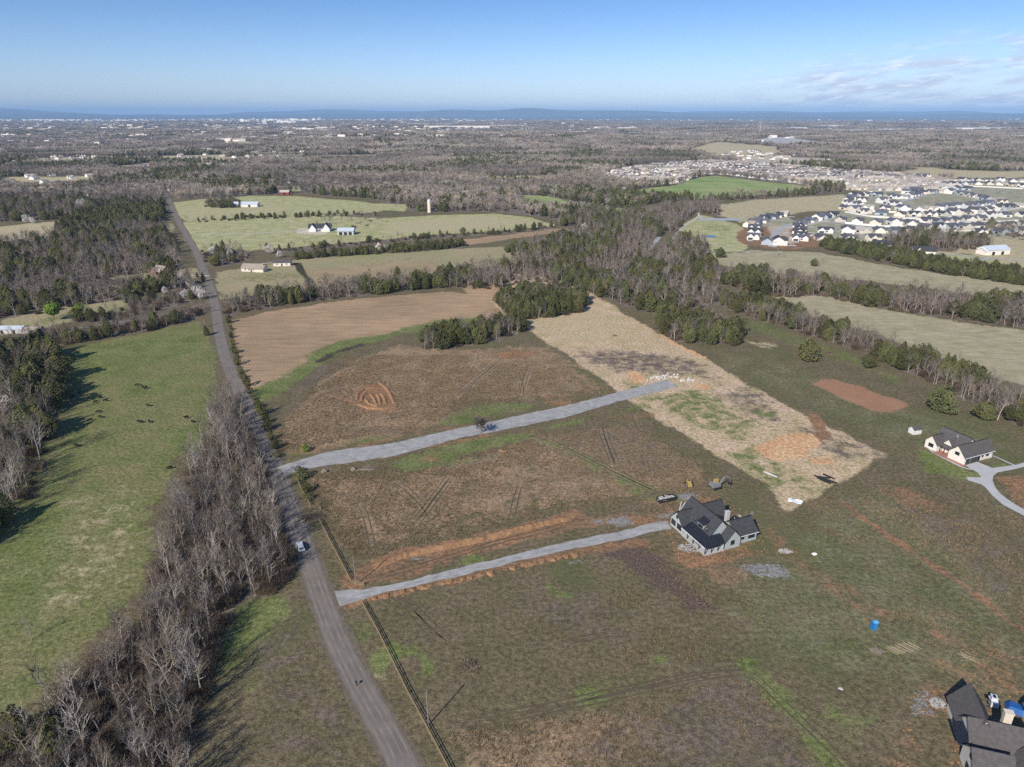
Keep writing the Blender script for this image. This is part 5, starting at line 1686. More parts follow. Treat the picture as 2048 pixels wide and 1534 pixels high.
simple_house('house', 'white house with black hipped roof half hidden at the start of the cedar belt', (1762, 494), -.2, 16, 11, 3.2, 6.5, M_white, M_shingle, [(-6, 1, -8, 3, 3.2, 6.0, 'y')], wins=(3, 6), doors=((-4, 1.2, 2.1),))
simple_house('barn', 'small dark red barn at the edge of the far leafless woods', (570, 389), .1, 14, 9, 4, 7, M_red, M_shingle_tan, cat='barn', doors=((0, 3, 3),))
simple_house('farm_shed', 'low grey building by the pond among the trees at upper left', (183, 391), .1, 20, 12, 4, 6, M_cream, M_shingle, cat='shed', doors=((0, 3, 3),))
simple_house('house', 'big dark roofed house beside the pond at upper left', (128, 373), .05, 34, 14, 5, 9, M_cream, M_shingle, [(-14, -6, -10, 5, 5, 9.5, 'y'), (6, 14, -10, 5, 5, 9.5, 'y')], wins=(-2, 2))
sl = thing('silo', 'pale domed silo rising out of the leafless woods', 'silo', (*G(859, 425), 0))
put('body', MB().tube((0, 0, 0), (0, 0, 15), 2.3, 2.3, 20).mesh('body', M_cream), sl)
d_ = MB(); prev = [(2.3 * math.cos(a / 20 * 6.2832), 3 * math.sin(a / 20 * 6.2832), 15) for a in range(20)]
for k in range(1, 6):
    t = k / 5 * math.pi / 2
    d_.tube((0, 0, 15 + 2 * math.sin((k - 1) / 5 * math.pi / 2)), (0, 0, 15 + 2 * math.sin(t)), 2.35 * math.cos((k - 1) / 5 * math.pi / 2), max(.05, 2.35 * math.cos(t)), 20)
put('dome', d_.mesh('dome', M_steel), sl)

# --- new subdivision, individuals
def house_kit(seed, mw, mr):
    rr = random.Random(seed)
    wl, rf, gd = MB(), MB(), MB()
    two = rr.random() < 0.35
    e = 5.2 if two else 3.4
    L = rr.uniform(12.5, 16); Wd = rr.uniform(8.5, 10.5)
    gable(wl, rf, -L / 2, L / 2, -Wd / 2, Wd / 2, e, e + Wd * 0.30, 'x', .35)
    gable(wl, rf, -L / 2 + .4, -L / 2 + 6.8, -Wd / 2 - 3.5, 2, e - .1, e + 2.6, 'y', .35)
    if rr.random() < 0.7:
        gable(wl, rf, L / 2 - 6.0, L / 2 - .6, -Wd / 2 - 1.8, 2, e - .1, e + 2.3, 'y', .35)
    gd.box(-L / 2 + 1.2, -L / 2 + 5.9, -Wd / 2 - 3.58, -Wd / 2 - 3.5, 0, 2.3)
    fw = MB().box(.2, 2.6, -Wd / 2 - .07, -Wd / 2, .9, 2.3)
    bw = MB().box(-2.5, 1.5, Wd / 2, Wd / 2 + .07, .5, 2.4)
    return wl.mesh('wall', mw), rf.mesh('roof', mr), gd.mesh('garage_door', M_shingle), fw.mesh('window', M_glass), bw.mesh('window', M_glass), MB().box(-L / 2 + 1, -L / 2 + 6.2, -Wd / 2 - 12, -Wd / 2 - 3.6, .02, .16).mesh('driveway', M_concrete)


M_greyblue = mat('grey_blue_siding', (0.42, 0.45, 0.47), 0.85)
KIT_NEW = [house_kit(800 + i, [M_white, M_white, M_cream, M_white, M_greyblue, M_white, M_white, M_cream][i], M_shingle_far if i != 5 else M_shingle_tan) for i in range(8)]
KIT_FAR = [house_kit(850 + i, [M_cream, M_white, M_cream][i % 3], M_shingle_tan) for i in range(5)]
n_house = 0


def place_house(kit, x, y, rz, label, group):
    global n_house
    o = thing('house', label, 'house', (x, y, 0), rz, group)
    a, b, g, w1, w2, dv = kit
    put('driveway', dv, o)
    put('wall', a, o); put('roof', b, o); put('garage_door', g, o); put('window', w1, o); put('window', w2, o)
    n_house += 1
    return o


ROWS = [
    ([(1500, 453), (1530, 441), (1566, 431)], 'white dark roofed house in the curved row at the left end of the new subdivision', 1),
    ([(1508, 463), (1506, 478)], 'white dark roofed house on the left side of the orange building plots', 0),
    ([(1534, 488), (1556, 489)], 'white dark roofed house at the bottom of the orange building plots', 1),
    ([(1598, 452), (1598, 466), (1598, 480)], 'white dark roofed house on the right side of the orange building plots', 0),
    ([(1605, 449), (1665, 433)], 'white dark roofed house in the row above the orange building plots', 1),
    ([(1680, 443), (1760, 449), (1830, 450), (1900, 444), (1960, 440)], 'white dark roofed house in the middle row below the grass strip', 1),
    ([(1650, 464), (1700, 466), (1750, 464), (1810, 466), (1850, 462)], 'white dark roofed house in the second row from the front of the new subdivision', 1),
    ([(1640, 480), (1690, 480), (1748, 480)], 'white dark roofed house in the front row next to the cedar belt', 1),
    ([(1690, 419), (1740, 428), (1800, 432), (1870, 432), (1930, 428), (1990, 420), (2035, 414)], 'white dark roofed house in the long curved row above the grass strip', 1),
    ([(1700, 411), (1735, 418), (1800, 421), (1870, 421), (1930, 415), (1985, 407)], 'white dark roofed house in the inner curved row of the new subdivision', 1),
    ([(1692, 405), (1705, 395), (1735, 391), (1770, 393), (1795, 397)], 'white dark roofed house round the small loop at the top left of the new subdivision', 1),
    ([(1725, 403), (1760, 405), (1790, 410)], 'white dark roofed house inside the small loop of the new subdivision', 1),
    ([(1808, 397), (1840, 388), (1880, 385), (1920, 389), (1960, 397), (2005, 407)], 'white dark roofed house round the brown green of the new subdivision', 1),
    ([(1815, 388), (1850, 378), (1890, 377), (1935, 380)], 'white dark roofed house in the outer row behind the brown green', 1),
    ([(1890, 372), (1940, 369), (2000, 370), (2046, 374)], 'white dark roofed house in the far right row of the new subdivision', 1),
    ([(1890, 364), (1950, 362), (2046, 364)], 'white dark roofed house in the top right row of the new subdivision', 1),
    ([(1975, 435), (2046, 433)], 'white dark roofed house in the right end row below the grass strip', 1),
    ([(1870, 459), (1930, 456), (2046, 452)], 'white dark roofed house in the front row at the right edge', 1),
    ([(1960, 468), (2046, 468)], 'white dark roofed house just above the right edge grove', 1),
]
for pts, lab, _ in ROWS:
    P = [Vector((*p, 0)) for p in GP(pts)]
    # walk the polyline
    step = 19.0; d = 0.0; tot = sum((P[i + 1] - P[i]).length for i in range(len(P) - 1))
    n = max(1, int(tot / step)); step = tot / n if n else step
    for k in range(n + 1):
        s = k * step; i = 0
        while i < len(P) - 2 and s > (P[i + 1] - P[i]).length:
            s -= (P[i + 1] - P[i]).length; i += 1
        e = (P[i + 1] - P[i]); dr = e.normalized()
        q = P[i] + dr * min(s, e.length)
        rz = math.atan2(dr.y, dr.x) + R.choice((0, math.pi / 2, math.pi / 2, math.pi)) + R.uniform(-.08, .08)
        place_house(R.choice(KIT_NEW), q.x + R.uniform(-1, 1), q.y + R.uniform(-2, 2), rz, lab, lab.replace('white dark roofed house', 'white dark roofed houses'))
YARD = [[(1497, 457), (1522, 443), (1560, 434)], [(1580, 478), (1640, 470)], [(1600, 455), (1672, 437)], [(1690, 447), (1760, 454), (1830, 455), (1900, 449), (2046, 442)], [(1640, 485), (1750, 485)],
        [(1690, 425), (1740, 434), (1800, 438), (1870, 438), (1930, 433), (1990, 425), (2046, 416)], [(1840, 466), (2046, 458)], [(1880, 376), (1940, 373), (2046, 378)], [(1690, 414), (1735, 423), (1800, 426), (1870, 426), (1930, 420)]]
for k, pts in enumerate(YARD):
    P = [Vector((*p, 0)) for p in GP(pts)]
    t = MB()
    for i in range(len(P) - 1):
        e = P[i + 1] - P[i]; an = math.atan2(e.y, e.x); m_ = (P[i] + P[i + 1]) / 2 - P[0]
        t.obox((m_.x, m_.y, .95), (e.length + .06, .09, 1.9), an)
    o = thing('yard_fence', 'long white yard fence behind the houses, %s row of the new subdivision' % ('left end', 'building plot', 'upper plot', 'middle', 'front', 'long curved', 'right edge', 'top right', 'inner curved')[k], 'fence', (P[0].x, P[0].y, 0))
    put('panel', t.mesh('panel', M_white), o)
print('new houses', n_house)
# older far subdivisions
poly = GP(FAR_SUB)
X, Y = [], []
ys = np.arange(min(p[1] for p in poly), max(p[1] for p in poly), 46)
far_h = []
for j, yy in enumerate(ys):
    for xx in np.arange(min(p[0] for p in poly), max(p[0] for p in poly), 18.5):
        for dy_, rz in ((0, R.choice((0, 1.57))), (19, R.choice((math.pi, 1.57)))):
            wob = 14 * math.sin(xx / 130 + j * .7)
            px_, py_ = xx + R.uniform(-2, 2), yy + dy_ + wob + R.uniform(-1.5, 1.5)
            if inside(np.array([px_]), np.array([py_]), poly)[0] and R.random() < 0.84 and abs(px_) < 0.78 * py_:
                far_h.append((px_, py_, rz + R.uniform(-.1, .1) + 0.11 * math.cos(xx / 130 + j * .7)))
far_h.sort(key=lambda h: h[1])
take = max(0, 285 - n_house)
for h in far_h[:take]:
    place_house(R.choice(KIT_FAR), *h, 'pale brown roofed house in the nearest streets of the older subdivision behind the green field', 'pale houses in the nearest streets of the older subdivision')


def kit_join(k, mr, mw):
    m = MB()
    for me_, mi in ((k[0], 0), (k[1], 1)):
        m.add([tuple(v.co) for v in me_.vertices], [tuple(p.vertices) for p in me_.polygons], mi)
    return m.mesh('stock_house', [mw, mr])


M_shingle_grey = mat('grey_shingle', (0.17, 0.155, 0.15), 0.9, 0.0, 1, 0.1, rand=0.5)
C_HOUSE = collection('far_house', [kit_join(k, [M_shingle_grey, M_shingle_tan][i % 2], M_white) for i, k in enumerate(KIT_FAR)])
rest_h = far_h[take:]
stuff('houses', C_HOUSE, [(h[0], h[1], 0) for h in rest_h], [(1, 1, 1)] * len(rest_h), 'pale houses filling the older subdivision behind the green field', 'houses', rot=np.array([h[2] for h in rest_h]))
pp = []
for poly_, sp, keep in ((LEFT_SUB, 27, 0.8), ([(0, 300), (340, 290), (660, 300), (660, 345), (300, 345), (0, 350)], 75, .45), ([(20, 300), (160, 296), (200, 330), (60, 345)], 60, .4), ([(1380, 318), (1500, 300), (1600, 312), (1560, 322), (1440, 322)], 45, .6), ([(0, 345), (190, 345), (190, 372), (0, 378)], 60, .4),
                        ([(560, 320), (700, 315), (720, 345), (600, 350)], 60, .35), ([(320, 285), (620, 285), (560, 320), (300, 320)], 80, .3), ([(1590, 318), (1720, 322), (1700, 332), (1600, 330)], 50, .6),
                        ([(1150, 335), (1230, 330), (1230, 348), (1160, 352)], 40, .5)):
    x, y = scatter_poly(GP(poly_), sp)
    k = NR.random(len(x)) < keep
    pp += list(zip(x[k], y[k]))
stuff('houses', C_HOUSE, [(a, b, float(height(a, b))) for a, b in pp], [(1, 1, 1)] * len(pp), 'scattered pale houses among the leafless woods at the left and far centre', 'houses')
print('far houses', len(far_h), len(pp))

# --- town on the horizon, warehouses, water towers, mast
towns = MB()
for k in range(3200):
    u = R.choice((R.gauss(560, 90), R.gauss(340, 110), R.uniform(0, 2048), R.gauss(800, 160), R.gauss(90, 90)))
    v = R.uniform(238, 262) if R.random() < .75 else R.uniform(262, 285)
    x, y = G(u, v)
    if abs(x) > 0.8 * y:
        continue
    w, d, h = R.uniform(12, 40) * (1 + y / 14000), R.uniform(12, 30), R.uniform(5, 12)
    if 480 < u < 640 and v < 250 and R.random() < .15:
        h = R.uniform(20, 45)
    z = float(height(x, y))
    towns.box(x - w / 2, x + w / 2, y - d / 2, y + d / 2, z - 3, z + h, R.choice((0, 0, 1, 2)))
o = put('distant_town', towns.mesh('distant_town', [M_white, M_cream, M_stone]), kind='stuff')
tag(o, 'low white and tan buildings of the town strung out below the horizon', 'buildings')
for (u0, u1, v) in ((1306, 1378, 258), (1407, 1500, 256), (1535, 1610, 257), (1614, 1706, 254), (1640, 1740, 259), (1762, 1830, 260), (1840, 1870, 261), (1918, 2046, 262), (816, 905, 254), (850, 980, 259), (985, 1050, 256), (1090, 1170, 277), (1235, 1272, 260),
                    (1370, 1412, 243), (60, 130, 240), (165, 200, 244), (275, 330, 251), (1175, 1218, 257), (870, 890, 254), (2010, 2040, 281)):
    x0, y0 = G(u0, v); x1, _ = G(u1, v)
    z = float(height((x0 + x1) / 2, y0))
    o = thing('warehouse', '', 'warehouse', ((x0 + x1) / 2, y0, z), 0.0, 'white warehouses below the horizon')
    side = 'at the left' if u0 < 400 else ('left of centre' if u0 < 1000 else ('right of centre' if u0 < 1500 else 'at the right'))
    o['label'] = 'long low white warehouse beyond the woods ' + side
    o['group'] = 'white warehouses beyond the woods ' + side
    w = x1 - x0
    put('wall', MB().box(-w / 2, w / 2, -45, 45, -6, 13).mesh('wall', M_white), o)
    put('roof', MB().box(-w / 2 - .5, w / 2 + .5, -45.5, 45.5, 13.0, 14).mesh('roof', M_whitetrim), o)
for (u, v, h, s, lab) in ((353, 246, 46, 1.0, 'white water tower rising left of the town centre'), (488, 248, 46, 1.0, 'white water tower nearest the town centre'), (1376, 268, 20, 1.0, 'squat white water tank on the wooded rise right of centre')):
    x, y = G(u, v); z = float(height(x, y))
    o = thing('water_tower', lab, 'water tower', (x, y, z))
    rr_ = h * .26
    put('shaft', MB().tube((0, 0, -3), (0, 0, h * .7), rr_ * .3, rr_ * .25, 10).mesh('shaft', M_white), o)
    t = MB()
    t.tube((0, 0, h * .62), (0, 0, h * .75), rr_ * .3, rr_, 14); t.tube((0, 0, h * .75), (0, 0, h * .93), rr_, rr_, 14); t.tube((0, 0, h * .93), (0, 0, h * 1.02), rr_, rr_ * .2, 14, cap=True)
    put('tank', t.mesh('tank', M_white), o)
x, y = G(1519, 268); z = float(height(x, y))
o = thing('radio_mast', 'thin lattice radio mast on the wooded rise right of centre', 'radio mast', (x, y, z))
t = MB()
for a in range(3):
    an = a * 2.094
    t.tube((2 * math.cos(an), 2 * math.sin(an), -2), (.6 * math.cos(an), .6 * math.sin(an), 75), .35, .3, 4)
for k in range(14):
    for a in range(3):
        r0_, r1_ = 2 - 1.4 * k / 14, 2 - 1.4 * (k + 1) / 14
        t.tube((r0_ * math.cos(a * 2.094), r0_ * math.sin(a * 2.094), k * 5.4), (r1_ * math.cos((a + 1) * 2.094), r1_ * math.sin((a + 1) * 2.094), (k + 1) * 5.4), .2, .2, 3)
put('lattice', t.mesh('lattice', M_whitetrim), o)

# --- hills on the horizon
def ridge(name, dist, hmax, seed, a0=-56, a1=56, thick=2500, prof=None):
    mb = MB(); n = 260
    vs = []
    for i in range(n + 1):
        a = math.radians(a0 + (a1 - a0) * i / n)
        t = float(vnoise(np.array([i / 24.0 + seed * 7]), np.array([seed * 3.1]), seed)[0]) * .6 + float(vnoise(np.array([i / 7.0]), np.array([seed * 1.7]), seed + 1)[0]) * .25 + float(vnoise(np.array([i / 90.0]), np.array([seed * 0.7]), seed + 2)[0]) * .35
        h = min(460, hmax * max(0.12, t - 0.15) * (prof(math.degrees(a)) if prof else 1))
        for k, (f, dd) in enumerate(((0, 0), (.45, .3), (.85, .55), (1.0, 1.0), (.6, 1.5), (0, 2.2))):
            rr_ = dist + dd * thick
            vs.append((math.sin(a) * rr_, math.cos(a) * rr_, -8 + f * (h + 8)))
    for i in range(n):
        for k in range(5):
            a = i * 6 + k
            mb.f.append((a, a + 1, a + 7, a + 6)); mb.m.append(0)
    mb.v = vs
    me_ = mb.mesh(name, mat('wooded_hill', (0.10, 0.095, 0.075), 0.95, 0.3, 0.002))
    if sum(p.normal.z for p in me_.polygons) < 0:
        me_.flip_normals()
    return put(name, me_, kind='structure')


ridge('hills', 36000, 620, 3, thick=3500)
ridge('hills', 27000, 420, 5, thick=2200, prof=lambda a: 0.45 + 0.75 * math.exp(-((a - 4) / 16) ** 2) + 0.4 * math.exp(-((a - 24) / 6) ** 2))
ridge('hills', 21000, 170, 8, thick=1500, prof=lambda a: 0.2 + 1.0 * math.exp(-((a - 9) / 9) ** 2) + .5 * math.exp(-((a - 22) / 5) ** 2))

# ------------------------------------------------------------------ fences
def board_fence(px, label, gap=2.6, rails=3):
    P = [Vector((*p, 0)) for p in GP(px)]
    o = thing('board_fence', label, 'fence', (P[0].x, P[0].y, 0))
    O = P[0]
    k = 0
    pm = MB().box(-.08, .08, -.08, .08, 0, 1.5).mesh('post', M_fence)
    for i in range(len(P) - 1):
        e = P[i + 1] - P[i]; n = max(1, round(e.length / gap)); dr = e.normalized(); st = e.length / n
        an = math.atan2(dr.y, dr.x)
        bm_ = MB().box(0.0, st - .02, -.025, .025, -.08, .08).mesh('board', M_fence)
        for j in range(n + (1 if i == len(P) - 2 else 0)):
            q = P[i] + dr * (j * st) - O
            put('post', pm, o, q, an)
            if j < n:
                nn = Vector((-dr.y, dr.x, 0))
                for rr_ in range(rails):
                    put('board', bm_, o, q + nn * 0.108 + Vector((0, 0, .42 + rr_ * .42)), an)
    return o


board_fence([(593, 958), (600, 975), (612, 998), (622, 1017), (642, 1019)], 'short brown board fence beside the road above the dead brush')
board_fence([(640, 1047), (662, 1090), (683, 1130), (703, 1169), (728, 1173)], 'brown board fence beside the road just above the gravel driveway')
board_fence([(722, 1207), (756, 1268), (784, 1325), (815, 1390), (845, 1445), (874, 1500), (900, 1550)], 'long brown board fence running down to the bottom edge of the photo')

# utility poles whose long shadows cross the fields
for (px, lab) in (((857, 1450), 'wooden utility pole standing at the long board fence'), ((712, 1169), 'wooden utility pole at the mouth of the gravel driveway'), ((437, 560), 'utility pole beside the road near the farm bungalows'), ((347, 470), 'utility pole beside the straight road')):
    x, y = G(*px)
    o = thing('utility_pole', lab, 'utility pole', (x, y, 0), math.radians(60))
    put('pole', MB().tube((0, 0, -.3), (0, 0, 9.5), .15, .11, 8, cap=True).mesh('pole', M_log), o)
    put('crossarm', MB().box(-1.1, 1.1, .1, .2, 8.8, 8.95).mesh('crossarm', M_log), o)


# ------------------------------------------------------------------ vehicles and machines
def wheel_mesh(r, w):
    t = MB().tube((0, -w / 2, 0), (0, w / 2, 0), r, r, 14, cap=True)
    return t.mesh('tyre', M_tyre)


def rim_mesh(r, w):
    return MB().tube((0, -w / 2 - .01, 0), (0, w / 2 + .01, 0), r * .6, r * .6, 10, cap=True).mesh('rim', M_steel)


def profile_body(pts, w, m, name, inset=None):
    mb = MB(); n = len(pts)
    half = [w / 2 if z < 1.0 else w / 2 - (z - 1.0) * .28 for _, z in pts]
    vs = [(x, -h_, z) for (x, z), h_ in zip(pts, half)] + [(x, h_, z) for (x, z), h_ in zip(pts, half)]
    fs = [tuple(range(n)), tuple(range(2 * n - 1, n - 1, -1))] + [(i, n + i, n + (i + 1) % n, (i + 1) % n) for i in range(n)]
    mb.add(vs, fs)
    return mb.mesh(name, m)


def suv(px, rz, label):
    x, y = G(*px)
    o = thing('parked_car', label, 'car', (x, y, 0.06), rz)
    put('body', profile_body([(-2.3, .35), (2.25, .35), (2.32, .7), (2.2, .98), (1.1, 1.1), (.5, 1.62), (.2, 1.70), (-1.7, 1.70), (-2.1, 1.6), (-2.3, 1.0)], 1.86, M_carpaint, 'body'), o)
    g = MB()
    g.add([(1.16, -.72, 1.08), (1.16, .72, 1.08), (.56, .62, 1.64), (.56, -.62, 1.64)], [(0, 1, 2, 3)])
    wd = put('windscreen', MB().add([(1.13, -.74, 1.11), (1.13, .74, 1.11), (.56, .66, 1.63), (.56, -.66, 1.63), (1.09, -.74, 1.08), (1.09, .74, 1.08), (.50, .66, 1.60), (.50, -.66, 1.60)], [(0, 1, 2, 3), (7, 6, 5, 4), (0, 4, 5, 1), (2, 6, 7, 3)]).mesh('windscreen', M_glass), o)
    put('rear_window', MB().add([(-2.32, -.68, 1.08), (-2.32, .68, 1.08), (-2.14, .6, 1.58), (-2.14, -.6, 1.58), (-2.2, -.68, 1.08), (-2.2, .68, 1.08), (-2.0, .6, 1.58), (-2.0, -.6, 1.58)], [(3, 2, 1, 0), (4, 5, 6, 7), (0, 1, 5, 4), (3, 7, 6, 2)]).mesh('rear_window', M_glass), o)
    for s in (-1, 1):
        put('side_window', MB().obox((-.55, s * .84, 1.33), (2.3, .06, .42)).mesh('side_window', M_glass), o)
        put('headlight', MB().obox((2.27, s * .68, .78), (.1, .32, .16)).mesh('headlight', M_whitetrim), o)
    tm, rm = wheel_mesh(.36, .24), rim_mesh(.36, .24)
    for wx in (-1.45, 1.45):
        for s in (-1, 1):
            w_ = put('wheel', tm, o, (wx, s * .86, .36)); put('rim', rm, w_)
    return o


suv((601, 1097), math.radians(116), 'white car on the paved road at the edge of the leafless thicket')

x, y = G(1332, 1001)
o = thing('skip_container', 'long black waste skip heaped with pale debris north west of the unfinished house', 'waste skip', (x, y, 0), math.radians(20))
b = MB(); L_, W_, H_ = 6.4, 2.3, 1.5
b.box(-L_ / 2, L_ / 2, -W_ / 2, W_ / 2, .12, .25); b.box(-L_ / 2, L_ / 2, -W_ / 2, -W_ / 2 + .1, .25, H_); b.box(-L_ / 2, L_ / 2, W_ / 2 - .1, W_ / 2, .25, H_)
b.box(-L_ / 2, -L_ / 2 + .1, -W_ / 2 + .1, W_ / 2 - .1, .25, H_); b.box(L_ / 2 - .1, L_ / 2, -W_ / 2 + .1, W_ / 2 - .1, .25, H_)
for k in range(9):
    xx = -L_ / 2 + .35 + k * .71
    b.box(xx - .05, xx + .05, -W_ / 2 - .07, -W_ / 2, .2, H_ - .08); b.box(xx - .05, xx + .05, W_ / 2, W_ / 2 + .07, .2, H_ - .08)
put('body', b.mesh('body', M_rust), o)
jk = MB()
for k in range(60):
    jk.obox((R.uniform(-2.8, 2.8), R.uniform(-.9, .9), R.uniform(.75, 1.42)), (R.uniform(.3, 1.4), R.uniform(.2, .6), R.uniform(.04, .3)), R.uniform(0, 3.1), R.uniform(-.5, .5))
j = put('debris', jk.mesh('debris', M_junk), None, (x, y, 0), math.radians(20), kind='stuff')
tag(j, 'pale building debris heaped in the black waste skip', 'debris')


def excavator(px, rz, label):
    x, y = G(*px)
    o = thing('excavator', label, 'excavator', (x, y, 0), rz)
    for s in (-1, 1):
        t = MB()
        prof = [(-1.7, .15), (-1.4, 0), (1.4, 0), (1.7, .15), (1.75, .5), (1.4, .8), (-1.4, .8), (-1.75, .5)]
        n = 8
        t.add([(a, s * 1.25 - .25, b) for a, b in prof] + [(a, s * 1.25 + .25, b) for a, b in prof], [tuple(range(n)), tuple(range(2 * n - 1, n - 1, -1))] + [(i, n + i, n + (i + 1) % n, (i + 1) % n) for i in range(n)])
        put('track', t.mesh('track', M_tyre), o)
    h_ = MB().box(-1.9, 1.2, -1.25, 1.25, .9, 1.9); h_.box(-1.95, -.9, -1.2, 1.2, 1.9, 2.15); h_.box(-.6, .6, -.6, .6, .75, .9)
    put('housing', h_.mesh('housing', M_greymac), o)
    c = put('cab', MB().box(-.2, 1.3, .25, 1.25, 1.9, 3.0).mesh('cab', M_yellowmac), o)
    put('pane', MB().box(1.3, 1.34, .35, 1.15, 2.0, 2.9).mesh('pane', M_glass), c)
    bm_ = MB()
    bm_.tube((1.2, -.2, 1.5), (3.2, -.2, 3.8), .28, .25, 4, cap=True); bm_.tube((3.2, -.2, 3.8), (5.2, -.2, 3.3), .25, .2, 4, cap=True)
    put('boom', bm_.mesh('boom', M_greymac), o)
    put('arm', MB().tube((5.2, -.2, 3.4), (6.0, -.2, 1.2), .22, .16, 4, cap=True).mesh('arm', M_greymac), o)
    bk = MB().add([(5.4, -.75, 1.2), (6.3, -.75, 1.3), (6.1, -.75, .3), (5.4, -.75, .5), (5.4, .35, 1.2), (6.3, .35, 1.3), (6.1, .35, .3), (5.4, .35, .5)], [(0, 1, 2, 3), (7, 6, 5, 4), (1, 5, 6, 2), (2, 6, 7, 3), (3, 7, 4, 0)])
    put('bucket', bk.mesh('bucket', M_rust), o)
    return o


excavator((1431, 976), math.radians(22), 'grey tracked excavator with its boom lowered behind the unfinished house')


def loader(px, rz, label, m, dark, name='skid_loader'):
    x, y = G(*px)
    o = thing(name, label, 'loader', (x, y, 0), rz)
    put('body', MB().box(-1.5, .9, -.75, .75, .4, 1.3).box(-1.5, -.6, -.7, .7, 1.3, 1.55).mesh('body', m), o)
    c = put('cab', MB().box(-.6, .7, -.6, .6, 1.3, 2.2).mesh('cab', m), o)
    put('pane', MB().box(.7, .74, -.5, .5, 1.35, 2.1).box(-.45, .5, -.3, .3, 2.2, 2.23).mesh('pane', M_glass), c)
    for s in (-1, 1):
        put('lift_arm', MB().tube((-1.3, s * .85, 1.6), (1.2, s * .85, 1.1), .1, .1, 4, cap=True).tube((1.2, s * .85, 1.1), (1.6, s * .85, .3), .1, .1, 4, cap=True).mesh('lift_arm', dark), o)
    put('bucket', MB().add([(1.5, -1, .9), (1.5, 1, .9), (1.5, 1, .1), (1.5, -1, .1), (2.4, -1, .12), (2.4, 1, .12)], [(0, 1, 2, 3), (3, 2, 5, 4), (0, 3, 4), (1, 5, 2)]).mesh('bucket', dark), o)
    tm, rm = wheel_mesh(.42, .3), rim_mesh(.42, .3)
    for wx in (-.95, .55):
        for s in (-1, 1):
            w_ = put('wheel', tm, o, (wx, s * .95, .42)); put('rim', rm, w_)
    return o


loader((1377, 972), math.radians(95), 'small yellow brown loader parked left of the excavator', M_yellowmac, M_rust)
loader((1984, 1408), math.radians(70), 'white compact loader between the lumber and the corner house', M_carpaint, M_black)

x, y = G(1747, 1257)
o = thing('portable_toilet', 'bright blue portable toilet standing alone on the grass', 'portable toilet', (x, y, 0), math.radians(10))
put('body', MB().box(-.6, .6, -.6, .6, .1, 2.1).box(-.66, .66, -.66, .66, 0, .1).mesh('body', M_blue), o)
rf = MB(); gable(MB(), rf, -.6, .6, -.6, .6, 2.1, 2.35, 'x', .06, .05); put('roof', rf.mesh('roof', mat('pale_blue_roof', (0.12, 0.38, 0.60), 0.5)), o)
put('door', MB().box(-.4, .4, -.64, -.6, .12, 2.0).mesh('door', mat('blue_door', (0.03, 0.22, 0.48), 0.5)), o)

# cattle: one continuous skinned body
def cow_mesh(graze):
    if graze:
        head = [(1.15, 0, 1.0), (1.5, 0, .6), (1.75, 0, .2)]
    else:
        head = [(1.15, 0, 1.35), (1.45, 0, 1.55), (1.85, 0, 1.4)]
    V = [(0, 0, 1.05), (-.75, 0, 1.1), (.7, 0, 1.1)] + head + [(-.95, 0, 1.15), (-1.08, 0, .6)]
    Rr = [.42, .38, .38, .24, .17, .10, .06, .035]
    E = [(0, 1), (0, 2), (2, 3), (3, 4), (4, 5), (1, 6), (6, 7)]
    for (x_, s) in ((-.78, -1), (-.78, 1), (.68, -1), (.68, 1)):
        i = len(V)
        V += [(x_, s * .24, .8), (x_ + (.06 if x_ < 0 else -.02), s * .26, .42), (x_, s * .26, .04)]
        Rr += [.17, .08, .065]
        E += [(1 if x_ < 0 else 2, i), (i, i + 1), (i + 1, i + 2)]
    for s in (-1, 1):
        i = len(V); hb = head[1]
        V.append((hb[0] - .02, s * .26, hb[2] + .10)); Rr.append(.05); E.append((4, i))
    me_ = bpy.data.meshes.new('cow_frame'); me_.from_pydata(V, E, [])
    ob = bpy.data.objects.new('cow_frame', me_); COL.objects.link(ob)
    sk = ob.modifiers.new('skin', 'SKIN'); sub = ob.modifiers.new('sub', 'SUBSURF'); sub.levels = 1; sub.render_levels = 1
    for i, r_ in enumerate(Rr):
        me_.skin_vertices[0].data[i].radius = (r_, r_)
        me_.skin_vertices[0].data[i].use_root = (i == 0)
    dg = bpy.context.evaluated_depsgraph_get()
    res = bpy.data.meshes.new_from_object(ob.evaluated_get(dg))
    bpy.data.objects.remove(ob)
    res.materials.clear(); res.materials.append(M_hide)
    return res


COWS = [cow_mesh(True), cow_mesh(False)]
for i, (u, v, g) in enumerate(((127, 787, 0), (146, 795, 0), (159, 787, 0), (191, 806, 0), (200, 797, 1), (211, 803, 1), (196, 826, 0), (201, 836, 0), (282, 846, 1), (299, 845, 0), (296, 813, 1), (374, 837, 1), (385, 845, 0), (340, 938, 0), (274, 772, 0),
                               (286, 776, 1), (293, 778, 0), (153, 893, 0), (181, 842, 0))):
    x, y = G(u, v)
    lab = {13: 'black cow alone low in the pasture near the leafless thicket', 17: 'black cow by the shadow edge of the west woods', 11: 'black cow at the right side of the pasture, the left of two', 12: 'black cow at the right side of the pasture, the right of two',
           10: 'black cow alone in the middle of the pasture', 8: 'left of two black cows in the middle of the pasture', 9: 'right of two black cows in the middle of the pasture'}.get(i)
    if lab is None:
        lab = 'black cow in the loose group near the west woods' if u < 250 else 'black cow in the trio on the green patch of the pasture'
    tag(put('cow', COWS[g], None, (x, y, 0), R.uniform(0, 6.28), .92), lab, 'cow', 'black cattle near the west woods' if u < 250 else 'black cattle in the open pasture')

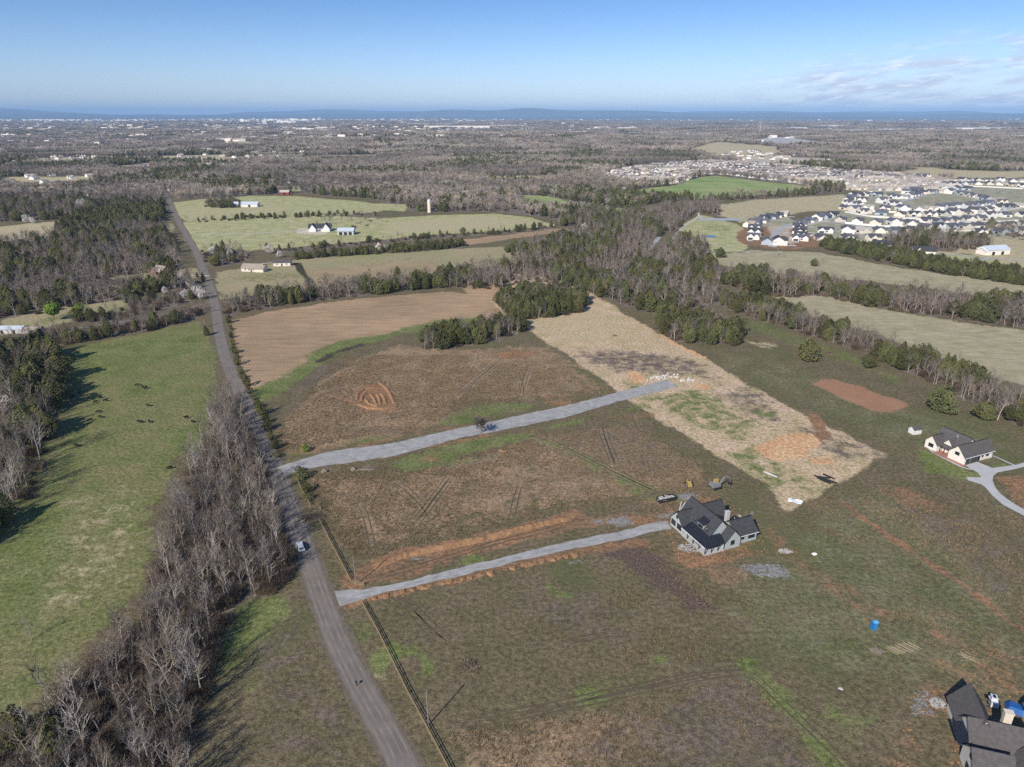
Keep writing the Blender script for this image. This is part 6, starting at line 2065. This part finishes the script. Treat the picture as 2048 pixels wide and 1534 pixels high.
# ------------------------------------------------------------------ small things on the ground
def lump(seed, rx, ry, rz, m, name='rock', jag=0.25, n=2):
    rr = random.Random(seed)
    bm = bmesh.new(); bmesh.ops.create_icosphere(bm, subdivisions=n, radius=1)
    for v in bm.verts:
        k = 1 + rr.uniform(-jag, jag)
        v.co = Vector((v.co.x * rx * k, v.co.y * ry * k, v.co.z * rz * k))
    me_ = bpy.data.meshes.new(name); bm.to_mesh(me_); bm.free(); me_.materials.append(m)
    return me_


RK = [lump(900 + i, .55, .42, .33, M_rock, 'rock', .3, 1) for i in range(5)]
for k in range(62):
    if k < 44:
        u = R.uniform(1290, 1356); v = 756 - (u - 1290) * .07 + R.gauss(0, 3.2)
    else:
        u = R.uniform(1357, 1386); v = 764 - (u - 1357) * .14 + R.gauss(0, 2.4)
    x, y = G(u, v)
    tag(put('rock', R.choice(RK), None, (x, y, .1), R.uniform(0, 6.28), R.uniform(.45, 1.3)),
        'white limestone rock strewn above the end of the gravel lane' if k < 44 else 'white limestone rock strewn just right of the gravel lane end', 'rock',
        'white rocks strewn above the lane end' if k < 44 else 'white rocks strewn right of the lane end')
for (px, lab) in (((649, 944), 'brown boulder below the gravel lane mouth'), ((707, 940), 'brown boulder at the root end of the fallen trunks')):
    tag(put('boulder', lump(hash(px) % 999, 1.1, .9, .9, M_brownrock, 'boulder', .2, 2), None, (*G(*px), .3)), lab, 'boulder')
# fallen trunks below the lane
for i in range(3):
    x, y = G(713, 942 + i * 1.2)
    t = MB(); x1, y1 = G(745 - i * 9, 941 - i * 1.5)
    t.tube((0, 0, .35 + .25 * (i == 1)), (x1 - x, y1 - y, .3), .3 - .05 * i, .2, 8, cap=True)
    for k in range(8):
        q = Vector((x1 - x, y1 - y, .3)) * R.uniform(.55, 1)
        t.tube(q, q + Vector((R.uniform(1, 4.5), R.uniform(-1, 2.2), R.uniform(0, 1.4))), .08, .02, 3)
    tag(put('fallen_log', t.mesh('fallen_log', M_log), None, (x, y, 0)), 'felled grey tree trunk lying below the gravel lane', 'log', 'felled trunks lying below the gravel lane')


def heap(name, px, rx, ry, h, n, m, label, cat, seed=1, ln=(.6, 2.0), rad_=(.03, .09)):
    rr = random.Random(seed); t = MB()
    for k in range(n):
        a = rr.uniform(0, 6.28); d = math.sqrt(rr.random())
        c = Vector((math.cos(a) * rx * d, math.sin(a) * ry * d, h * (1 - d) * rr.uniform(.3, 1) + .05))
        e = Vector((rr.uniform(-1, 1), rr.uniform(-1, 1), rr.uniform(-.35, .35))).normalized() * rr.uniform(*ln)
        t.tube(c - e / 2, c + e / 2, rr.uniform(*rad_), rad_[0], 4)
    o = put(name, t.mesh(name, m), None, (*G(*px), 0), kind='stuff')
    return tag(o, label, cat)


heap('brush_pile', (937, 1332), 2.4, 1.8, 1.3, 170, M_scrub, 'dark brush pile alone in the brown field', 'brush pile', 3)
heap('brush_pile', (624, 1036), 4.2, 2.0, 1.2, 220, M_scrub, 'dead brush filling the gap between the two fences', 'brush pile', 4, (1, 3))
heap('brush_pile', (1752, 1303), 1.3, 1.0, .9, 90, M_log, 'small grey scrap heap beside the laid out boards', 'scrap heap', 5)
heap('brush_pile', (1875, 1408), 1.6, 1.3, 1.1, 120, M_junk, 'pale branch and scrap heap in front of the corner house', 'scrap heap', 6)
heap('brush_pile', (1660, 706), 3.0, .9, .6, 90, M_scrub, 'reddish brush heap right of the tall lone cedar', 'brush pile', 7)
heap('brush_pile', (1172, 610), 3.0, 1.2, .8, 90, M_scrub, 'dead branches lying right of the round evergreen copse', 'brush pile', 8)
heap('brush_pile', (1230, 672), 1.6, .9, 1.0, 60, M_clay, 'small reddish brush heap in the pale field', 'brush pile', 9)
heap('brush_pile', (1570, 1103), 2.0, .9, .5, 110, M_junk, 'pale building scrap on the ground right of the unfinished house', 'scrap heap', 10, (.5, 1.6))
heap('building_scrap', (1378, 1097), 3.4, 2.0, 1.2, 150, M_junk, 'pale scrap wood and wrapping heaped before the porch of the unfinished house', 'scrap heap', 12, (.4, 1.8))
heap('building_scrap', (1396, 1088), 1.4, 1.2, 1.0, 60, M_rust, 'dark scrap beside the pale heap before the porch', 'scrap heap', 13, (.4, 1.4))
# boards laid out on the grass
bd = MB().box(-2.4, 2.4, -.10, .10, .02, .10).mesh('board', M_wood)
for k in range(15):
    u = 1783 + k * 3.3; v = 1303 - k * .9 + R.uniform(-1.5, 1.5)
    tag(put('loose_board', bd, None, (*G(u, v), 0.02), math.radians(-48) + R.uniform(-.06, .06), R.uniform(.55, .8)), 'pale board in the row laid out beside the scrap heap', 'board', 'boards laid out in a row on the grass')
for k in range(8):
    tag(put('loose_board', bd, None, (*G(1925 + R.uniform(0, 22), 1312 + R.uniform(-8, 14)), 0.02 + k * .09), math.radians(-35) + R.uniform(-.5, .5), R.uniform(.4, .8)), 'grey board dropped beside the dirt patch right of the laid out row', 'board', 'boards dropped beside the dirt patch')
for (px, rz, lab) in (((1487, 1040), 105, 'long pale beam lying behind the unfinished house'), ((1497, 1046), 25, 'long dark beam crossed with the pale one behind the unfinished house'), ((1480, 1048), 0, 'short pale beam beside the crossed beams'),
                      ((1361, 1012), 70, 'left of two pale beams lying behind the unfinished house'), ((1366, 1013), 60, 'right of two pale beams lying behind the unfinished house')):
    tag(put('timber_beam', MB().box(-2.8, 2.8, -.2, .2, .02, .32).mesh('beam', M_stone if 'dark' not in lab else M_rust), None, (*G(*px), 0), math.radians(rz)), lab, 'beam')
# black drain pipes, white board and sheet on the pale parcel
pm = MB().tube((-2.2, 0, .32), (2.2, 0, .32), .3, .3, 10, cap=True).mesh('pipe', M_black)
for k, (u, v, a) in enumerate(((1640, 957, -55), (1645, 961, -50), (1650, 964, -52), (1654, 962, -48), (1648, 956, -15), (1657, 954, -52), (1661, 963, -45))):
    tag(put('drain_pipe', pm, None, (*G(u, v), 0), math.radians(a), .95), 'thick black plastic pipe lying on the pale parcel near its lower corner', 'pipe', 'black pipes lying on the pale parcel')
tag(put('white_board', MB().box(-2.6, 2.6, -.35, .35, .02, .12).mesh('white_board', M_sheet), None, (*G(1541, 949), 0), math.radians(-50)), 'white board lying flat on the pale parcel', 'board')
t = MB(); nx_, ny_ = 9, 6
for j in range(ny_):
    for i in range(nx_):
        t.v.append(((i - 4) * .55, (j - 2.5) * .5, .08 + .5 * float(vnoise(np.array([i * .7]), np.array([j * .8]), 3)[0])))
for j in range(ny_ - 1):
    for i in range(nx_ - 1):
        a = j * nx_ + i; t.f.append((a, a + 1, a + nx_ + 1, a + nx_)); t.m.append(0)
tag(put('plastic_sheet', t.mesh('plastic_sheet', M_sheet), None, (*G(1590, 1004), 0), math.radians(-35)), 'crumpled white plastic sheet near the lower corner of the pale parcel', 'plastic sheet')
tag(put('white_bag', lump(44, .7, .5, .4, M_sheet, 'white_bag'), None, (*G(1628, 1109), .2)), 'small white bag of rubbish on the grass right of the unfinished house', 'bag')
tag(put('white_bag', lump(45, .6, .4, .15, M_stone, 'white_bag'), None, (*G(1681, 1378), .1)), 'flat pale stone slab alone in the grass left of the corner house', 'stone')
# blue tarp over materials beside the corner house
t = MB(); nx_, ny_ = 9, 6
for j in range(ny_):
    for i in range(nx_):
        e = min(i, nx_ - 1 - i, j, ny_ - 1 - j)
        t.v.append(((i - 4) * .6, (j - 2.5) * .6, (0 if e == 0 else 1.1) + .3 * float(vnoise(np.array([i * .9]), np.array([j * .8]), 8)[0])))
for j in range(ny_ - 1):
    for i in range(nx_ - 1):
        a = j * nx_ + i; t.f.append((a, a + 1, a + nx_ + 1, a + nx_)); t.m.append(0)
tag(put('tarp', t.mesh('tarp', M_bluecloth), None, (*G(2036, 1422), 0), math.radians(-30)), 'blue tarp draped over building materials at the right edge by the corner house', 'tarp')
tag(put('mailbox', MB().box(-.06, .06, -.06, .06, 0, 1.0).box(-.15, .15, -.3, .3, 1.0, 1.3).mesh('mailbox', M_black), None, (*G(713, 1372), 0), math.radians(30)), 'black roadside mailbox on its post at the left verge', 'mailbox')

# dirt mounds pushed up along the driveway, and the ridged spoil ring in the stubble
MD = [lump(950 + i, 1.5, 1.0, .55, M_clay, 'dirt_mound', .22, 2) for i in range(5)]
line = GP([(742, 1199), (800, 1185), (870, 1169), (935, 1156), (985, 1145)]) + GP([(1020, 1137), (1090, 1121), (1160, 1108)])
for i in range(len(line) - 1):
    if i == 4:
        continue
    a, b = Vector(line[i]), Vector(line[i + 1]); n = int((b - a).length / 2.3)
    for k in range(n):
        q = a.lerp(b, (k + R.uniform(.2, .8)) / n)
        tag(put('dirt_mound', R.choice(MD), None, (q.x, q.y, -.05), R.uniform(0, 6.28), R.uniform(.7, 1.25)), 'orange clod of spoil below the gravel driveway, ' + ('road end' if i < 2 else 'middle stretch' if i < 5 else 'house end'), 'dirt mound', 'orange spoil mounds below the gravel driveway, ' + ('road end' if i < 2 else 'middle stretch' if i < 5 else 'house end'))


def bank(name, px, w, h, label, m=M_clay, seed=0):
    pts = GP(px); P = [Vector((*p, 0)) for p in pts]
    line = []
    for i in range(len(P) - 1):
        n = max(1, int((P[i + 1] - P[i]).length / .9))
        for k in range(n):
            line.append(P[i].lerp(P[i + 1], k / n))
    line.append(P[-1])
    t = MB(); rr = random.Random(seed); n = len(line); K = 7
    for i, p in enumerate(line):
        d = (line[min(i + 1, n - 1)] - line[max(i - 1, 0)]).normalized(); nn = Vector((-d.y, d.x, 0))
        e = math.sin(math.pi * min(1, max(0, (i + .5) / n))) ** .4
        for k in range(K):
            s = -1 + 2 * k / (K - 1)
            q = p + nn * (s * w / 2 * (1 + rr.uniform(-.12, .12)))
            z = h * e * (1 - s * s) * (1 + rr.uniform(-.25, .25)) - .04
            t.v.append((q.x - P[0].x, q.y - P[0].y, z))
    for i in range(n - 1):
        for k in range(K - 1):
            a = i * K + k; t.f.append((a, a + K, a + K + 1, a + 1)); t.m.append(0)
    me_ = t.mesh(name, m)
    if sum(p.normal.z for p in me_.polygons) < 0:
        me_.flip_normals()
    return tag(put(name, me_, None, (P[0].x, P[0].y, 0)), label, 'dirt bank')


bank('dirt_bank', [(745, 1135), (800, 1112), (880, 1096), (960, 1080), (1050, 1056), (1130, 1038), (1152, 1026)], 3.0, 1.1, 'long orange bank of spoil above the dirt track to the unfinished house', seed=2)
zz = (400, 600)
for i, arc in enumerate(([(1230, 790), (1240, 740), (1290, 700), (1370, 690)], [(1265, 800), (1275, 760), (1310, 730), (1370, 710)], [(1300, 780), (1330, 820), (1400, 840)], [(1340, 740), (1370, 780), (1390, 830)],
                         [(1390, 740), (1410, 780), (1420, 830)], [(1420, 735), (1450, 775), (1460, 820)], [(1400, 640), (1460, 690), (1500, 750), (1530, 820)], [(1240, 820), (1330, 855), (1440, 860), (1530, 840)])):
    o = bank('dirt_bank', [(zz[0] + a / 3.93, zz[1] + b / 3.93) for a, b in arc], 1.8, .7, 'curved orange ridge of the scraped spoil ring in the stubble field', seed=20 + i)
    o['group'] = 'curved ridges of the spoil ring'
x, y = G(1007, 901)
bank('dirt_bank', [(999, 900), (1006, 904), (1014, 902)], 1.4, .5, 'small dug orange hole edge in the field below the gravel lane', seed=41)

# ------------------------------------------------------------------ haze
hz = MB().box(-60000, 60000, -60000, 60000, -40, 480)
hm = bpy.data.materials.new('haze_air')
hm.use_nodes = True
for n in list(hm.node_tree.nodes):
    if n.type == 'BSDF_PRINCIPLED':
        hm.node_tree.nodes.remove(n)
ho = [n for n in hm.node_tree.nodes if n.type == 'OUTPUT_MATERIAL'][0]
pv = hm.node_tree.nodes.new('ShaderNodeVolumePrincipled')
pv.inputs['Color'].default_value = (0.42, 0.68, 1.0, 1)
pv.inputs['Density'].default_value = 4.1e-5
pv.inputs['Anisotropy'].default_value = -0.15
hm.node_tree.links.new(pv.outputs[0], ho.inputs['Volume'])
o = put('haze', hz.mesh('haze', hm), kind='stuff')
tag(o, 'pale blue air haze over the whole landscape', 'haze')
